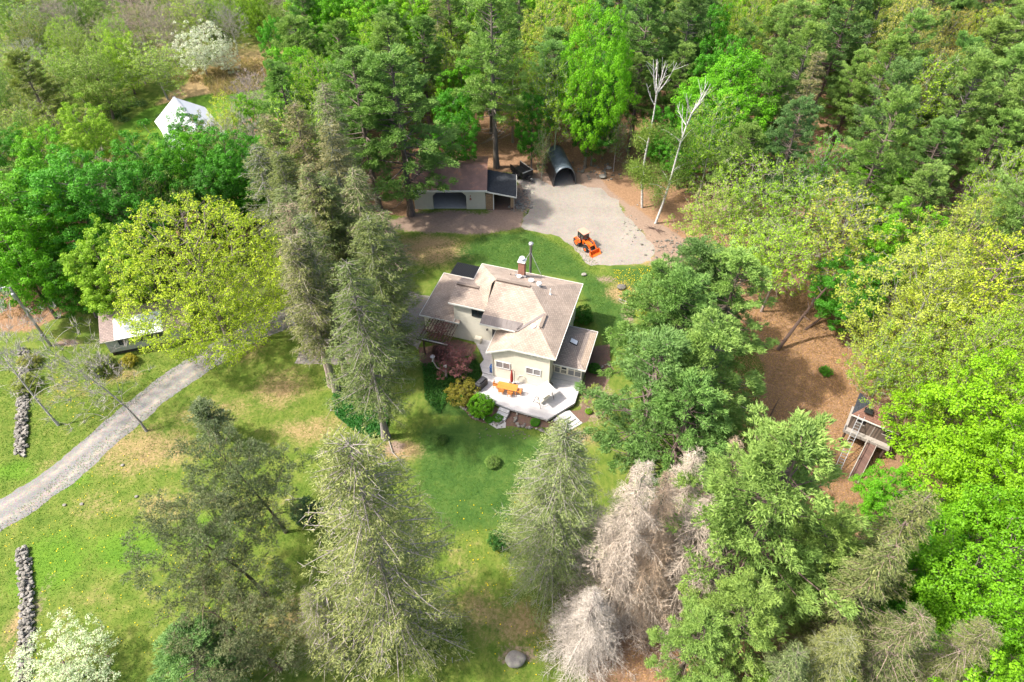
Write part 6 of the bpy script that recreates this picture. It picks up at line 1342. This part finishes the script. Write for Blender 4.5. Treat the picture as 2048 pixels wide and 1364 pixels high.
# --- labels that single each tree out ------------------------------
LM = [('garage', 900, 380), ('woodshed', 1005, 380), ('dump trailer', 1045, 335), ('arched shelter', 1125, 320), ('white-roofed barn', 370, 240), ('cottage shed', 250, 660), ('tree house', 1750, 840), ('gravel turnaround', 1200, 440), ('two birches', 1330, 290), ('huge oak', 400, 560), ('fullest blossom tree', 395, 92),
      ('leaf-covered clearing', 1600, 760), ('dead spruces', 1320, 1080), ('power pole', 60, 630), ('very tall pine', 985, 150), ('tall bright maple', 1185, 130), ('large green maple', 1455, 220), ('tan-grey spruce', 1640, 150), ('house', 1040, 650), ('top right corner', 2048, 0), ('top left corner', 0, 0), ('right edge', 2048, 400), ('barn meadow', 480, 195), ('small round bright maple', 1740, 385), ('big yellow oaks', 1880, 600), ('lime maples', 1930, 950)]
def rel(u, v, a, b_):
    dx, dy = u - a, v - b_
    if abs(dx) > 1.6 * abs(dy): return 'right of' if dx > 0 else 'left of'
    s = 'below' if dy > 0 else 'behind'
    if abs(dx) < .5 * abs(dy): return 'straight ' + s
    return s + (' and right of' if dx > 0 else ' and left of')
used = {t['o']['label'] for t in TREES if t['o'].get('label')}
todo = [t for t in TREES if not t['o'].get('label')]
todo.sort(key=lambda t: t['px'][1])
ORD = ['nearest', 'second', 'third', 'fourth', 'fifth', 'sixth', 'seventh', 'eighth', 'ninth', 'tenth', 'eleventh', 'twelfth']
from collections import defaultdict
bucket = defaultdict(list)
for t in todo:
    u, v = t['px']
    nm = min(LM, key=lambda L: (L[1] - u) ** 2 + ((L[2] - v) * 1.15) ** 2)
    w1 = WORDS.get(t['col'], 'brown' if t['kind'] == 'shrub' else 'green'); bucket[(w1, t['kind'], rel(u, v, nm[1], nm[2]), nm[0])].append(((nm[1] - u) ** 2 + (nm[2] - v) ** 2, t))
for (w1, kd, rl_, ln), L in bucket.items():
    L.sort(key=lambda q: q[0]); noun = KN[kd][1]; adj = KN[kd][2].split()[0]
    hs_ = sorted(q[1]['h'] for q in L)
    for i, (_, t) in enumerate(L):
        art = '' if ln.endswith('edge') and False else 'the '
        if len(L) == 1: lab = f'{adj} {w1} {noun} {rl_} {art}{ln}'
        else: lab = f'{w1} {noun} {rl_} {art}{ln}, {ORD[min(i, 11)]}' + (' to it' if i == 0 else ' closest to it')
        k = 2
        while lab in used: lab = lab.replace(w1, w1 + ' ' + adj, 1) if adj not in lab else lab + ' again'
        used.add(lab); t['o']['label'] = lab
print('TREES', len(TREES), 'filled', cnt, 'unique tris', sum(len(m_.polygons) for m_ in bpy.data.meshes))

# ------------------------------------------------------------------ ground stuff
def scatter_poly(n, poly_px, dens_fn=None):
    poly = P2(poly_px); lo = poly.min(0); hi = poly.max(0); out = []
    while len(out) < n:
        q = rng.uniform(lo, hi, (n * 2, 2)); ok = sdist(q[:, 0], q[:, 1], poly) > 0; out += list(q[ok])
    return np.array(out[:n])
def stuff_quads(name, pts, z, size, mat, color, label, cat, up=.6, h=0.0, asp=.62):
    c = np.column_stack([pts, np.full(len(pts), z) + rng.uniform(0, h + .01, len(pts))])
    v, f, n_ = leaf_quads(c, np.tile([0, 0, 1.0], (len(c), 1)), size, up, asp); me = np_mesh(name, v, f, n_, mat, rng.uniform(0, 1, len(c)))
    o = link(name, me); o.color = (*color, 1); return tag(o, label, cat, kind='stuff')
gc = scatter_poly(16000, [(665, 800), (672, 770), (700, 740), (760, 735), (775, 780), (778, 830), (772, 868), (745, 878), (705, 860), (672, 832)])
stuff_quads('ground_cover', gc, .06, .24, M['leaf'], (.028, .13, .018), 'glossy dark green ground cover below the central spruces', 'ground cover', .5, .28)
gc2 = scatter_poly(6000, [(845, 730), (905, 722), (945, 712), (962, 735), (955, 800), (925, 770), (900, 790), (880, 830), (850, 800)])
stuff_quads('ground_cover', gc2, .05, .2, M['leaf'], (.035, .12, .016), 'dark green leafy ground cover left of the deck', 'ground cover', .6, .3)
lp = np.concatenate([scatter_poly(26000, [(1450, 640), (1620, 560), (1700, 700), (1790, 900), (1700, 1100), (1450, 1080), (1420, 880)]), scatter_poly(16000, [(700, 300), (760, 415), (830, 330), (1040, 300), (1250, 350), (1450, 470), (1560, 600), (1700, 400), (1500, 200), (900, 180)]), scatter_poly(8000, [(1240, 1380), (1300, 1100), (1700, 1050), (1800, 1380)]), scatter_poly(5000, [(0, 640), (250, 600), (300, 560), (100, 560), (-100, 600)])])
stuff_quads('fallen_leaves', lp, .02, .17, M['leaf'], (.36, .215, .115), 'tan fallen leaves covering the forest floor', 'leaf litter', .35, .03)
dl = np.concatenate([scatter_poly(900, [(1225, 540), (1320, 530), (1340, 590), (1290, 650), (1240, 600)]), scatter_poly(380, [(0, 1364), (0, 1060), (250, 900), (520, 900), (560, 1364)]), scatter_poly(150, [(240, 270), (330, 230), (330, 260), (250, 310)]), scatter_poly(90, [(100, 740), (260, 740), (200, 840), (100, 830)]), scatter_poly(130, [(900, 1000), (1000, 1364), (1200, 1364), (1100, 1000)])])
stuff_quads('dandelions', dl, .06, .10, M['leaf'], (.78, .56, .01), 'yellow dandelions dotted through the grass', 'dandelions', .15, .04, 1.0)
gp_ = np.concatenate([scatter_poly(52000, [(-60, 1400), (-60, 1100), (200, 880), (400, 750), (640, 740), (900, 880), (1180, 900), (1240, 1400)]), scatter_poly(14000, [(0, 700), (190, 690), (380, 720), (200, 860), (0, 1000)]), scatter_poly(12000, [(820, 500), (1040, 455), (1150, 490), (1290, 600), (1220, 720), (1170, 560), (960, 520), (880, 580)])])
zz_ = np.column_stack([gp_, np.zeros(len(gp_))]); v, f, n_ = blades(zz_, np.tile([0, 0, 1.0], (len(zz_), 1)) + rng.normal(size=(len(zz_), 3)) * .6, .13, .07)
go = link('grass_tufts', np_mesh('grass_tufts', v, f, n_, M['leaf'], rng.uniform(0, 1, len(gp_)))); go.color = (.095, .18, .022, 1); tag(go, 'short lawn grass tufts catching the sun', 'grass', kind='stuff')
br_ = scatter_poly(9000, [(400, 150), (470, 120), (560, 118), (585, 150), (540, 175), (430, 195)]); zz_ = np.column_stack([br_, np.zeros(len(br_))]); v, f, n_ = blades(zz_, np.tile([0, 0, 1.0], (len(zz_), 1)) + rng.normal(size=(len(zz_), 3)) * .7, 1.1, .09)
go = link('dry_reeds', np_mesh('dry_reeds', v, f, n_, M['leaf'], rng.uniform(0, 1, len(br_)))); go.color = (.46, .345, .23, 1); tag(go, 'dry tan weeds along the far side of the barn meadow', 'dry weeds', kind='stuff')
